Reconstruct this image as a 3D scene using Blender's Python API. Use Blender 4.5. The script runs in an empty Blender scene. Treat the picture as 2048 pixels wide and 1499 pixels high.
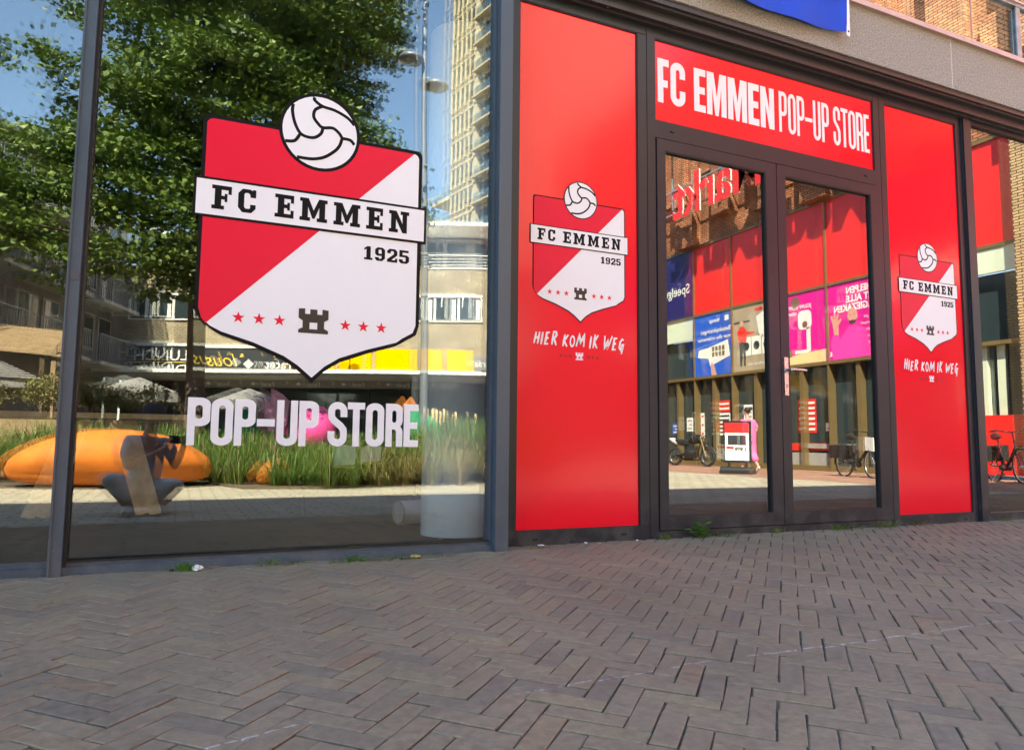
import bpy, bmesh, math, random
from mathutils import Vector, Matrix, noise as mnoise
from mathutils.geometry import tessellate_polygon
R = math.radians
sc = bpy.context.scene
COL = sc.collection

# ------------------------------------------------------------------ camera
CAMZ = 0.6
cam_d = bpy.data.cameras.new('camera'); cam = bpy.data.objects.new('camera', cam_d); COL.objects.link(cam)
yaw, pitch, roll, FPX = R(24.45), R(5.372), R(0.5625), 1457.0
fw = Vector((math.sin(yaw)*math.cos(pitch), math.cos(yaw)*math.cos(pitch), math.sin(pitch)))
rt = Vector((math.cos(yaw), -math.sin(yaw), 0)); up = rt.cross(fw)
r2 = rt*math.cos(roll) + up*math.sin(roll); u2 = up*math.cos(roll) - rt*math.sin(roll)
m = Matrix((r2, u2, -fw)).transposed().to_4x4(); m.translation = Vector((0, 0, CAMZ))
cam.matrix_world = m
cam_d.sensor_fit = 'HORIZONTAL'; cam_d.sensor_width = 36; cam_d.lens = 36*FPX/2048
cam_d.clip_start = 0.03; cam_d.clip_end = 2000
sc.camera = cam

# ------------------------------------------------------------------ world, sun, exposure
SUN = Vector((-0.55*math.cos(R(48)), 0.835*math.cos(R(48)), math.sin(R(48)))).normalized()
w = bpy.data.worlds.new('World'); sc.world = w; w.use_nodes = True
nt = w.node_tree; bg = nt.nodes['Background']
sky = nt.nodes.new('ShaderNodeTexSky'); sky.sky_type = 'NISHITA'; sky.sun_disc = False
sky.sun_elevation = R(48); sky.sun_rotation = math.atan2(SUN.x, SUN.y)
sky.air_density = 1.0; sky.dust_density = 0.6; sky.ozone_density = 1.6
nt.links.new(sky.outputs[0], bg.inputs['Color']); bg.inputs['Strength'].default_value = 0.10
sd = bpy.data.lights.new('sun', 'SUN'); sd.energy = 4.8; sd.angle = R(0.5); sd.color = (1.0, 0.91, 0.76)
so = bpy.data.objects.new('sun', sd); COL.objects.link(so)
so.rotation_euler = (-SUN).to_track_quat('-Z', 'Y').to_euler(); so.location = (0, 20, 30)
sc.view_settings.view_transform = 'Standard'; sc.view_settings.look = 'None'
sc.view_settings.exposure = 3.2; sc.view_settings.gamma = 1.0
sc.render.engine = 'CYCLES'
cy = sc.cycles
cy.max_bounces = 8; cy.diffuse_bounces = 4; cy.glossy_bounces = 5; cy.transparent_max_bounces = 16; cy.transmission_bounces = 6
cy.sample_clamp_indirect = 8; cy.use_denoising = True; cy.denoising_prefilter = 'ACCURATE'; cy.caustics_reflective = False; cy.caustics_refractive = False
rnd = random.Random(7)

# ------------------------------------------------------------------ materials
def inp(n, *names):
    for k in names:
        if k in n.inputs: return n.inputs[k]
def mat(name, col, rough=0.6, metal=0.0, var=0.0, vscale=4.0, bump=0.0, bscale=60.0, spec=0.5, trans=0.0, coat=0.0, stain=None, detail=4.0, island=0.0):
    M = bpy.data.materials.new(name); M.use_nodes = True
    t = M.node_tree; b = t.nodes['Principled BSDF']
    b.inputs['Base Color'].default_value = (*col, 1); b.inputs['Roughness'].default_value = rough
    b.inputs['Metallic'].default_value = metal; b.inputs['Specular IOR Level'].default_value = spec
    if coat: b.inputs['Coat Weight'].default_value = coat; b.inputs['Coat Roughness'].default_value = 0.1
    tc = t.nodes.new('ShaderNodeTexCoord'); out = None
    if var or stain:
        nz = t.nodes.new('ShaderNodeTexNoise'); nz.inputs['Scale'].default_value = vscale; nz.inputs['Detail'].default_value = detail
        nz.inputs['Roughness'].default_value = 0.6
        t.links.new(tc.outputs['Object'], nz.inputs['Vector'])
        cr = t.nodes.new('ShaderNodeValToRGB'); cr.color_ramp.elements[0].position = 0.3; cr.color_ramp.elements[1].position = 0.7
        lo = [c*(1-var) for c in col]; hi = [min(1, c*(1+var)) for c in col]
        if stain: lo = stain
        cr.color_ramp.elements[0].color = (*lo, 1); cr.color_ramp.elements[1].color = (*hi, 1)
        t.links.new(nz.outputs['Fac'], cr.inputs[0]); out = cr.outputs[0]
        mr = t.nodes.new('ShaderNodeMapRange'); mr.inputs['To Min'].default_value = max(0.02, rough-0.12); mr.inputs['To Max'].default_value = min(1, rough+0.12)
        t.links.new(nz.outputs['Fac'], mr.inputs[0]); t.links.new(mr.outputs[0], b.inputs['Roughness'])
    if island:
        ge = t.nodes.new('ShaderNodeNewGeometry'); hs = t.nodes.new('ShaderNodeHueSaturation')
        mm = t.nodes.new('ShaderNodeMapRange'); mm.inputs['To Min'].default_value = 1-island; mm.inputs['To Max'].default_value = 1+island
        t.links.new(ge.outputs['Random Per Island'], mm.inputs[0]); t.links.new(mm.outputs[0], hs.inputs['Value'])
        if out: t.links.new(out, hs.inputs['Color'])
        else: hs.inputs['Color'].default_value = (*col, 1)
        out = hs.outputs[0]
    if out: t.links.new(out, b.inputs['Base Color'])
    if bump:
        n2 = t.nodes.new('ShaderNodeTexNoise'); n2.inputs['Scale'].default_value = bscale; n2.inputs['Detail'].default_value = 5
        t.links.new(tc.outputs['Object'], n2.inputs['Vector'])
        bp = t.nodes.new('ShaderNodeBump'); bp.inputs['Strength'].default_value = bump; bp.inputs['Distance'].default_value = 0.01
        t.links.new(n2.outputs['Fac'], bp.inputs['Height']); t.links.new(bp.outputs[0], b.inputs['Normal'])
    return M

def brick_mat(name, c1, c2, mortar, bw=0.21, bh=0.065, ms=0.01, rough=0.85, bump=0.5, offset=0.5, var=0.25, smooth=0.1):
    M = bpy.data.materials.new(name); M.use_nodes = True
    t = M.node_tree; b = t.nodes['Principled BSDF']; b.inputs['Roughness'].default_value = rough
    uv = t.nodes.new('ShaderNodeUVMap'); uv.uv_map = 'UVMap'
    br = t.nodes.new('ShaderNodeTexBrick'); br.inputs['Scale'].default_value = 1; br.offset = offset
    br.inputs['Color1'].default_value = (*c1, 1); br.inputs['Color2'].default_value = (*c2, 1); br.inputs['Mortar'].default_value = (*mortar, 1)
    br.inputs['Brick Width'].default_value = bw; br.inputs['Row Height'].default_value = bh; br.inputs['Mortar Size'].default_value = ms
    br.inputs['Mortar Smooth'].default_value = smooth
    t.links.new(uv.outputs[0], br.inputs['Vector'])
    nz = t.nodes.new('ShaderNodeTexNoise'); nz.inputs['Scale'].default_value = 1.3; nz.inputs['Detail'].default_value = 6
    t.links.new(uv.outputs[0], nz.inputs['Vector'])
    mr = t.nodes.new('ShaderNodeMapRange'); mr.inputs['From Min'].default_value = 0.3; mr.inputs['From Max'].default_value = 0.7
    mr.inputs['To Min'].default_value = 1-var; mr.inputs['To Max'].default_value = 1+var
    t.links.new(nz.outputs['Fac'], mr.inputs[0])
    hs = t.nodes.new('ShaderNodeHueSaturation'); t.links.new(br.outputs['Color'], hs.inputs['Color']); t.links.new(mr.outputs[0], hs.inputs['Value'])
    t.links.new(hs.outputs[0], b.inputs['Base Color'])
    bp = t.nodes.new('ShaderNodeBump'); bp.inputs['Strength'].default_value = bump; bp.inputs['Distance'].default_value = 0.01; bp.invert = True
    t.links.new(br.outputs['Fac'], bp.inputs['Height']); t.links.new(bp.outputs[0], b.inputs['Normal'])
    return M

def dust_mask(t, amount, film, top=0.45):
    N = t.nodes.new; L = t.links.new
    tc = N('ShaderNodeTexCoord'); sp = N('ShaderNodeSeparateXYZ'); L(tc.outputs['Object'], sp.inputs[0])
    zr = N('ShaderNodeMapRange'); zr.inputs['From Min'].default_value = 0.0; zr.inputs['From Max'].default_value = top; zr.inputs['To Min'].default_value = 1; zr.inputs['To Max'].default_value = 0.0; L(sp.outputs['Z'], zr.inputs[0])
    zp = N('ShaderNodeMath'); zp.operation = 'POWER'; L(zr.outputs[0], zp.inputs[0]); zp.inputs[1].default_value = 1.6
    vo = N('ShaderNodeTexVoronoi'); vo.inputs['Scale'].default_value = 42; L(tc.outputs['Object'], vo.inputs['Vector'])
    vr = N('ShaderNodeMapRange'); vr.inputs['From Min'].default_value = 0.07; vr.inputs['From Max'].default_value = 0.12; vr.inputs['To Min'].default_value = 1; vr.inputs['To Max'].default_value = 0; L(vo.outputs['Distance'], vr.inputs[0])
    nz = N('ShaderNodeTexNoise'); nz.inputs['Scale'].default_value = 9; nz.inputs['Detail'].default_value = 4; L(tc.outputs['Object'], nz.inputs['Vector'])
    nr = N('ShaderNodeMapRange'); nr.inputs['From Min'].default_value = 0.42; nr.inputs['From Max'].default_value = 0.62; L(nz.outputs['Fac'], nr.inputs[0])
    a = N('ShaderNodeMath'); a.operation = 'MULTIPLY'; L(vr.outputs[0], a.inputs[0]); L(nr.outputs[0], a.inputs[1])
    b = N('ShaderNodeMath'); b.operation = 'MULTIPLY_ADD'; b.inputs[1].default_value = 0.55*amount; L(a.outputs[0], b.inputs[0])
    f = N('ShaderNodeMath'); f.operation = 'MULTIPLY'; L(nr.outputs[0], f.inputs[0]); f.inputs[1].default_value = film; L(f.outputs[0], b.inputs[2])
    c = N('ShaderNodeMath'); c.operation = 'MULTIPLY'; c.use_clamp = True; L(b.outputs[0], c.inputs[0]); L(zp.outputs[0], c.inputs[1])
    return c.outputs[0]

def add_dust(M, amount=1.0, film=0.12, top=0.5, colr=(0.33, 0.32, 0.29)):
    t = M.node_tree; b = t.nodes['Principled BSDF']; f = dust_mask(t, amount, film, top)
    k = t.nodes.new('ShaderNodeMix'); k.data_type = 'RGBA'; t.links.new(f, k.inputs[0]); k.inputs[7].default_value = (*colr, 1)
    ln = b.inputs['Base Color'].links
    if ln: t.links.new(ln[0].from_socket, k.inputs[6])
    else: k.inputs[6].default_value = b.inputs['Base Color'].default_value
    t.links.new(k.outputs[2], b.inputs['Base Color'])

def glass_mat(name, base, kf, tint=(0.97, 0.985, 0.98), wave=0.0, rough=0.0, dust=False):
    M = bpy.data.materials.new(name); M.use_nodes = True
    t = M.node_tree; t.nodes.remove(t.nodes['Principled BSDF']); o = t.nodes['Material Output']
    tr = t.nodes.new('ShaderNodeBsdfTransparent'); tr.inputs[0].default_value = (*tint, 1)
    gl = t.nodes.new('ShaderNodeBsdfGlossy'); gl.inputs['Roughness'].default_value = rough; gl.inputs[0].default_value = (0.96, 1.0, 0.92, 1)
    lw = t.nodes.new('ShaderNodeLayerWeight'); lw.inputs['Blend'].default_value = 0.5
    fr = t.nodes.new('ShaderNodeMath'); fr.operation = 'POWER'; fr.inputs[1].default_value = 5.0; t.links.new(lw.outputs['Facing'], fr.inputs[0])
    ma = t.nodes.new('ShaderNodeMath'); ma.operation = 'MULTIPLY_ADD'; ma.inputs[1].default_value = kf; ma.inputs[2].default_value = base; ma.use_clamp = True
    t.links.new(fr.outputs[0], ma.inputs[0])
    mx = t.nodes.new('ShaderNodeMixShader'); t.links.new(ma.outputs[0], mx.inputs[0]); t.links.new(tr.outputs[0], mx.inputs[1]); t.links.new(gl.outputs[0], mx.inputs[2])
    if dust:
        f = dust_mask(t, 0.8, 0.02)
        df = t.nodes.new('ShaderNodeBsdfDiffuse'); df.inputs[0].default_value = (0.55, 0.53, 0.48, 1)
        m2 = t.nodes.new('ShaderNodeMixShader'); t.links.new(f, m2.inputs[0]); t.links.new(mx.outputs[0], m2.inputs[1]); t.links.new(df.outputs[0], m2.inputs[2]); mx = m2
    t.links.new(mx.outputs[0], o.inputs['Surface'])
    if wave:
        tc = t.nodes.new('ShaderNodeTexCoord'); nz = t.nodes.new('ShaderNodeTexNoise'); nz.inputs['Scale'].default_value = 1.1; nz.inputs['Detail'].default_value = 1
        t.links.new(tc.outputs['Object'], nz.inputs['Vector'])
        bp = t.nodes.new('ShaderNodeBump'); bp.inputs['Strength'].default_value = wave; bp.inputs['Distance'].default_value = 0.01
        t.links.new(nz.outputs['Fac'], bp.inputs['Height']); t.links.new(bp.outputs[0], gl.inputs['Normal'])
    return M

def leaf_mat(name, c, trans=0.35, var=0.5, rough=0.5):
    M = bpy.data.materials.new(name); M.use_nodes = True
    t = M.node_tree; b = t.nodes['Principled BSDF']; o = t.nodes['Material Output']
    ge = t.nodes.new('ShaderNodeNewGeometry'); cr = t.nodes.new('ShaderNodeValToRGB')
    cr.color_ramp.elements[0].color = (c[0]*(1-var), c[1]*(1-var*0.8), c[2]*(1-var), 1); cr.color_ramp.elements[1].color = (min(1, c[0]*(1+var)), min(1, c[1]*(1+var*0.7)), c[2]*(1+var*0.4), 1)
    t.links.new(ge.outputs['Random Per Island'], cr.inputs[0]); t.links.new(cr.outputs[0], b.inputs['Base Color'])
    b.inputs['Roughness'].default_value = rough
    tl = t.nodes.new('ShaderNodeBsdfTranslucent'); t.links.new(cr.outputs[0], tl.inputs[0])
    mx = t.nodes.new('ShaderNodeMixShader'); mx.inputs[0].default_value = trans
    t.links.new(b.outputs[0], mx.inputs[1]); t.links.new(tl.outputs[0], mx.inputs[2]); t.links.new(mx.outputs[0], o.inputs['Surface'])
    return M

MT = {}
MT['frame_blue'] = mat('slate_blue_aluminium', (0.062, 0.085, 0.108), 0.42, 0.0, var=0.08, vscale=3, bump=0.05, bscale=250)
MT['frame_black'] = mat('anthracite_aluminium', (0.021, 0.024, 0.029), 0.3, 0.0, var=0.0, vscale=3, spec=0.32, bump=0.04, bscale=300)
MT['gasket'] = mat('rubber_gasket', (0.008, 0.008, 0.009), 0.6)
MT['red'] = mat('red_vinyl', (0.92, 0.001, 0.020), 0.15, bump=0.3, bscale=2.2, spec=0.40)
MT['red_flat'] = mat('red_print', (0.80, 0.003, 0.035), 0.45, spec=0.3, var=0.02, vscale=2)
MT['white'] = mat('white_vinyl', (0.86, 0.86, 0.88), 0.45, var=0.015, vscale=2)
MT['black'] = mat('black_print', (0.006, 0.0055, 0.0055), 0.55, spec=0.15)
MT['brown_black'] = mat('dark_print', (0.02, 0.012, 0.01), 0.45)
MT['fascia'] = mat('grey_stucco', (0.35, 0.315, 0.27), 0.95, var=0.42, vscale=75, bump=1.0, bscale=110)
MT['joint'] = mat('pale_joint', (0.5, 0.48, 0.45), 0.8, var=0.1)
MT['pink_rail'] = mat('pink_coping', (0.62, 0.42, 0.38), 0.45, var=0.08, vscale=8)
MT['galv'] = mat('galvanised_steel', (0.32, 0.37, 0.41), 0.45, 0.6, var=0.25, vscale=14)
MT['steel'] = mat('brushed_steel', (0.62, 0.58, 0.55), 0.28, 1.0, var=0.08, vscale=30)
MT['blue_flag'] = mat('blue_flag_cloth', (0.005, 0.06, 0.55), 0.75, var=0.12, vscale=3, bump=0.2, bscale=400)
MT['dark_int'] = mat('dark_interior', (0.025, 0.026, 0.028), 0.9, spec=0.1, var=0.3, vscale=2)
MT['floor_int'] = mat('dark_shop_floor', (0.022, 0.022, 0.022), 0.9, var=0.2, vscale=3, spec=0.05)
MT['column'] = mat('pale_plaster', (0.84, 0.88, 0.87), 0.75, var=0.06, vscale=6, bump=0.1, bscale=120)
MT['wood'] = mat('raw_pine', (0.85, 0.62, 0.33), 0.6, var=0.18, vscale=9, stain=(0.62, 0.42, 0.2))
MT['card'] = mat('cardboard', (0.5, 0.36, 0.12), 0.8, var=0.1)
MT['paper'] = mat('white_paper', (0.8, 0.8, 0.78), 0.7, var=0.05, vscale=8)
MT['skin'] = mat('skin', (0.52, 0.29, 0.20), 0.55, var=0.08, vscale=14)
MT['hair'] = mat('black_hair', (0.02, 0.014, 0.012), 0.5, var=0.3, vscale=60, bump=0.6, bscale=120)
MT['tshirt'] = mat('grey_blue_cotton', (0.42, 0.46, 0.55), 0.9, var=0.2, vscale=12, bump=0.4, bscale=30)
MT['trousers'] = mat('beige_cotton', (0.68, 0.65, 0.60), 0.9, var=0.15, vscale=9, bump=0.5, bscale=22)
MT['pinkcloth'] = mat('pink_cotton', (0.85, 0.16, 0.38), 0.8, var=0.12, vscale=8, bump=0.3, bscale=30)
MT['shoe'] = mat('pale_shoe', (0.6, 0.55, 0.48), 0.7, var=0.1)
MT['orange'] = mat('orange_rubber', (0.55, 0.15, 0.01), 0.75, var=0.28, vscale=2.6, bump=0.3, bscale=14)
MT['bark'] = mat('bark', (0.13, 0.09, 0.06), 0.95, var=0.5, vscale=9, bump=1.0, bscale=26)
MT['leaf'] = leaf_mat('tree_leaf', (0.10, 0.165, 0.028), 0.15, 0.75)
MT['leaf_olive'] = leaf_mat('olive_leaf', (0.20, 0.19, 0.07), 0.25, 0.4)
MT['blade'] = leaf_mat('grass_blade', (0.085, 0.165, 0.025), 0.25, 0.7)
MT['blade_dry'] = leaf_mat('dry_blade', (0.27, 0.21, 0.09), 0.3, 0.4)
MT['weed'] = leaf_mat('weed_leaf', (0.14, 0.34, 0.02), 0.35, 0.35)
MT['weed_dry'] = leaf_mat('dry_weed', (0.30, 0.26, 0.12), 0.3, 0.35)
MT['soil'] = mat('soil', (0.10, 0.07, 0.045), 0.95, var=0.4, vscale=6, bump=1, bscale=30)
MT['tyre'] = mat('tyre_rubber', (0.012, 0.012, 0.013), 0.7)
MT['blackmetal'] = mat('black_gloss_metal', (0.015, 0.015, 0.017), 0.25, 0.3, var=0.1)
MT['alu'] = mat('aluminium', (0.7, 0.7, 0.7), 0.3, 1.0)
MT['bag'] = mat('black_pannier_canvas', (0.02, 0.018, 0.018), 0.5, var=0.3, vscale=14, bump=0.5, bscale=60)
MT['saddle'] = mat('saddle_vinyl', (0.02, 0.02, 0.02), 0.35)
MT['beige_brick'] = brick_mat('beige_brick', (0.42, 0.35, 0.23), (0.33, 0.27, 0.17), (0.16, 0.13, 0.09), 0.22, 0.075, 0.012)
MT['orange_brick'] = brick_mat('orange_brick', (0.50, 0.20, 0.085), (0.34, 0.115, 0.05), (0.04, 0.03, 0.025), 0.24, 0.075, 0.012, bump=0.9, var=0.35)
MT['yellow_brick'] = brick_mat('yellow_brick', (0.60, 0.40, 0.20), (0.50, 0.31, 0.15), (0.05, 0.035, 0.03), 0.24, 0.065, 0.012, bump=0.8)
MT['grey_brick'] = brick_mat('grey_brick', (0.20, 0.19, 0.17), (0.16, 0.15, 0.14), (0.10, 0.1, 0.09), 0.22, 0.075, 0.012)
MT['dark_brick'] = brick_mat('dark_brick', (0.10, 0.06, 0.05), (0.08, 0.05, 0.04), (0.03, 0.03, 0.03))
MT['sidewalk'] = brick_mat('sidewalk_brick', (0.36, 0.19, 0.13), (0.30, 0.15, 0.10), (0.14, 0.09, 0.07), 0.2, 0.066, 0.008, bump=0.3)
MT['pavers'] = brick_mat('street_pavers', (0.40, 0.36, 0.27), (0.34, 0.30, 0.22), (0.12, 0.11, 0.09), 0.30, 0.20, 0.012, bump=0.5, var=0.15)
MT['granite'] = mat('pale_granite', (0.46, 0.42, 0.34), 0.8, var=0.12, vscale=14)
MT['winglass'] = mat('dark_window_glass', (0.03, 0.045, 0.05), 0.06, spec=0.8)
MT['cream'] = mat('cream_render', (0.50, 0.43, 0.28), 0.8, var=0.07, vscale=1.2)
MT['cream_dark'] = mat('cream_render_side', (0.40, 0.35, 0.27), 0.8, var=0.07)
MT['whiteframe'] = mat('white_frame', (0.78, 0.76, 0.7), 0.5, var=0.04)
MT['canopygrey'] = mat('canopy_grey', (0.32, 0.31, 0.29), 0.6, var=0.1)
MT['yellow'] = mat('yellow_sign', (0.62, 0.33, 0.0), 0.95, var=0.03, spec=0.0)
MT['signgrey'] = mat('charcoal_sign', (0.03, 0.034, 0.038), 0.4, var=0.1)
MT['greysign'] = mat('grey_sign', (0.2, 0.2, 0.2), 0.5)
MT['gold'] = mat('gold_script', (0.75, 0.52, 0.06), 0.4)
MT['bronze'] = mat('bronze_frame', (0.21, 0.145, 0.06), 0.4, 0.3, var=0.1)
MT['redpanel'] = mat('red_facade_panel', (0.72, 0.022, 0.018), 0.35, var=0.05, vscale=0.8)
MT['bluepanel'] = mat('navy_facade_panel', (0.02, 0.018, 0.12), 0.4, var=0.05)
MT['magenta'] = mat('magenta_print', (0.68, 0.006, 0.26), 0.45)
MT['blueposter'] = mat('blue_print', (0.02, 0.10, 0.55), 0.45, var=0.1, vscale=1)
MT['beigeposter'] = mat('beige_print', (0.38, 0.30, 0.20), 0.5, var=0.15, vscale=1.5)
MT['posterwood'] = mat('tan_print', (0.75, 0.58, 0.28), 0.5)
MT['skinprint'] = mat('skin_print', (0.62, 0.33, 0.22), 0.5)
MT['greyprint'] = mat('grey_print', (0.35, 0.36, 0.38), 0.4, var=0.3, vscale=4)
MT['palegreen'] = mat('pale_green_blind', (0.62, 0.66, 0.5), 0.7, var=0.05)
MT['signblack'] = mat('black_plastic', (0.015, 0.015, 0.016), 0.45)
MT['lamp'] = mat('lamp_grey', (0.22, 0.24, 0.27), 0.4, 0.3, var=0.1)
MT['thatch'] = mat('tan_slats', (0.32, 0.22, 0.12), 0.8, var=0.3, vscale=5)
MT['parasol'] = mat('grey_canvas', (0.22, 0.21, 0.2), 0.9, var=0.15)
MT['hotpink'] = mat('hot_pink_paint', (0.85, 0.08, 0.32), 0.45, var=0.05)
MT['palepink'] = mat('pale_pink_paint', (0.85, 0.42, 0.55), 0.45)
MT['green'] = mat('green_paint', (0.02, 0.38, 0.16), 0.45)
MT['roofgrey'] = mat('grey_roof', (0.16, 0.19, 0.24), 0.7, var=0.1)
MT['glassL'] = glass_mat('shop_window_glass', 0.155, 1.0, wave=0.06, dust=True, tint=(0.92, 0.94, 0.93))
MT['glassL2'] = glass_mat('shop_window_inner_glass', 0.085, 1.0, wave=0.05)
MT['glassD'] = glass_mat('door_glass', 0.19, 1.0, wave=0.03, dust=True, tint=(0.62, 0.64, 0.63))
MT['glassD2'] = glass_mat('door_inner_glass', 0.095, 0.8, wave=0.03, tint=(0.55, 0.56, 0.55))
MT['glassB'] = glass_mat('balustrade_glass', 0.26, 1.0, tint=(0.8, 0.86, 0.84))

add_dust(MT['frame_blue']); add_dust(MT['frame_black'], 1.0, 0.16, 0.4)
MT['white_ceiling'] = mat('white_ceiling', (0.8, 0.8, 0.78), 0.8)
# ------------------------------------------------------------------ mesh helpers
class MB:
    def __init__(s): s.v = []; s.f = []; s.mi = []; s.sm = []
    def add(s, vs, fs, mi=0, smooth=False):
        o = len(s.v); s.v += [tuple(p) for p in vs]
        for f in fs: s.f.append(tuple(i+o for i in f)); s.mi.append(mi); s.sm.append(smooth)
    def box(s, x0, x1, y0, y1, z0, z1, mi=0):
        vs = [(x0,y0,z0),(x1,y0,z0),(x1,y1,z0),(x0,y1,z0),(x0,y0,z1),(x1,y0,z1),(x1,y1,z1),(x0,y1,z1)]
        s.add(vs, [(0,3,2,1),(4,5,6,7),(0,1,5,4),(1,2,6,5),(2,3,7,6),(3,0,4,7)], mi)
    def fbox(s, F, u0, u1, v0, v1, d0, d1, mi=0):          # box in a frame F(u, v, d)
        c = [F(u0,v0,d0),F(u1,v0,d0),F(u1,v1,d0),F(u0,v1,d0),F(u0,v0,d1),F(u1,v0,d1),F(u1,v1,d1),F(u0,v1,d1)]
        s.add(c, [(0,3,2,1),(4,5,6,7),(0,1,5,4),(1,2,6,5),(2,3,7,6),(3,0,4,7)], mi)
    def bar(s, a, b, wd, ht, mi=0, upv=(0,0,1)):
        a = Vector(a); b = Vector(b); d = (b-a).normalized(); sv = d.cross(Vector(upv))
        if sv.length < 1e-4: sv = d.cross(Vector((1,0,0)))
        sv.normalize(); uv = sv.cross(d).normalized(); sv *= wd/2; uv *= ht/2
        c = [a-sv-uv, a+sv-uv, a+sv+uv, a-sv+uv, b-sv-uv, b+sv-uv, b+sv+uv, b-sv+uv]
        s.add(c, [(0,3,2,1),(4,5,6,7),(0,1,5,4),(1,2,6,5),(2,3,7,6),(3,0,4,7)], mi)
    def tube(s, pts, rad, n=8, mi=0, caps=True, smooth=True):
        pts = [Vector(p) for p in pts]; k = len(pts)
        rs = rad if isinstance(rad, (list, tuple)) else [rad]*k
        prev = None; base = len(s.v); vs = []; fs = []
        for i, p in enumerate(pts):
            d = (pts[min(i+1,k-1)] - pts[max(i-1,0)]).normalized()
            ref = prev if prev is not None else (Vector((0,0,1)) if abs(d.z) < 0.9 else Vector((1,0,0)))
            a = (ref - d*ref.dot(d)); a = a.normalized() if a.length > 1e-6 else d.orthogonal().normalized()
            prev = a; b = d.cross(a)
            for j in range(n):
                t = 2*math.pi*j/n; vs.append(p + (a*math.cos(t) + b*math.sin(t))*rs[i])
        for i in range(k-1):
            for j in range(n):
                fs.append((i*n+j, i*n+(j+1)%n, (i+1)*n+(j+1)%n, (i+1)*n+j))
        s.add(vs, fs, mi, smooth)
        if caps:
            s.add([vs[j] for j in range(n)][::-1], [tuple(range(n))], mi)
            s.add([vs[(k-1)*n+j] for j in range(n)], [tuple(range(n))], mi)
    def lathe(s, prof, c, n=24, mi=0, smooth=True):       # prof: (r, z)
        vs = []; fs = []; k = len(prof)
        for r_, z in prof:
            for j in range(n):
                t = 2*math.pi*j/n; vs.append((c[0]+r_*math.cos(t), c[1]+r_*math.sin(t), c[2]+z))
        for i in range(k-1):
            for j in range(n): fs.append((i*n+j, i*n+(j+1)%n, (i+1)*n+(j+1)%n, (i+1)*n+j))
        s.add(vs, fs, mi, smooth)
        if prof[0][0] > 1e-4: s.add([vs[j] for j in range(n)][::-1], [tuple(range(n))], mi)
        if prof[-1][0] > 1e-4: s.add([vs[(k-1)*n+j] for j in range(n)], [tuple(range(n))], mi)
    def torus(s, c, ax, R_, r_, n=28, k=8, mi=0):
        ax = Vector(ax).normalized(); a = ax.orthogonal().normalized(); b = ax.cross(a); vs = []; fs = []
        for i in range(n):
            t = 2*math.pi*i/n; d = a*math.cos(t)+b*math.sin(t); p = Vector(c)+d*R_
            for j in range(k):
                q = 2*math.pi*j/k; vs.append(p + (d*math.cos(q)+ax*math.sin(q))*r_)
        for i in range(n):
            for j in range(k): fs.append((i*k+j, i*k+(j+1)%k, ((i+1)%n)*k+(j+1)%k, ((i+1)%n)*k+j))
        s.add(vs, fs, mi, True)
    def plate(s, conts, F, d0, d1, mi=0):                  # contours (u,v): first outer, rest holes; front at d1
        vv = [[Vector((p[0], p[1], 0)) for p in c] for c in conts]
        tris = tessellate_polygon(vv); flat = [p for c in conts for p in c]
        fr = [F(p[0], p[1], d1) for p in flat]
        n0 = Vector(F(0,0,1)) - Vector(F(0,0,0)); fs = []
        for t in tris:
            a, b, c = (Vector(fr[i]) for i in t)
            fs.append(tuple(t) if (b-a).cross(c-a).dot(n0) > 0 else tuple(t[::-1]))
        s.add(fr, fs, mi)
        for c in conts:
            k = len(c); q = [F(p[0],p[1],d1) for p in c] + [F(p[0],p[1],d0) for p in c]
            s.add(q, [(i, (i+1)%k, (i+1)%k+k, i+k) for i in range(k)], mi)
    def ribbon(s, pts, wd, F, d, mi=0, taper=0.0):
        s.plate([buf(pts, wd, taper)], F, d-0.0005, d, mi)
    def build(s, name, mats, parent=None, loc=None, **tags):
        me = bpy.data.meshes.new(name)
        off = Vector((0,0,0))
        if parent is not None:
            p = parent
            while p is not None: off += p.location; p = p.parent
        if loc is not None: off = off + (Vector(loc)-off)
        me.from_pydata([tuple(Vector(p)-off) for p in s.v], [], s.f)
        if not isinstance(mats, (list, tuple)): mats = [mats]
        for q in mats: me.materials.append(q)
        me.polygons.foreach_set('material_index', s.mi); me.polygons.foreach_set('use_smooth', s.sm)
        uvl = me.uv_layers.new(name='UVMap'); dat = [0.0]*(2*len(me.loops))
        for pl in me.polygons:
            n = pl.normal
            if abs(n.z) > 0.7: T = Vector((1,0,0)); B = Vector((0,1,0))
            else: T = Vector((-n.y, n.x, 0)).normalized(); B = Vector((0,0,1))
            for li in pl.loop_indices:
                co = me.vertices[me.loops[li].vertex_index].co + off
                dat[2*li] = co.dot(T); dat[2*li+1] = co.dot(B)
        uvl.data.foreach_set('uv', dat)
        me.update()
        ob = bpy.data.objects.new(name, me); COL.objects.link(ob)
        if parent is not None:
            ob.parent = parent; ob.location = (0,0,0) if loc is None else Vector(loc) - sumloc(parent)
        else: ob.location = off
        for k, q in tags.items():
            if q: ob[{'cat':'category'}.get(k, k)] = q
        return ob
def sumloc(p):
    o = Vector((0,0,0))
    while p is not None: o += p.location; p = p.parent
    return o
def thing(name, label, cat, loc=(0,0,0), group=None):
    o = bpy.data.objects.new(name, None); COL.objects.link(o); o.location = loc; o.empty_display_size = 0.2
    o['label'] = label; o['category'] = cat
    if group: o['group'] = group
    return o
def kind(o, k): o['kind'] = k; return o
def copy_tree(o, parent=None):
    c = o.copy(); COL.objects.link(c); c.parent = parent
    for ch in [q for q in o.children]: copy_tree(ch, c)
    return c

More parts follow.
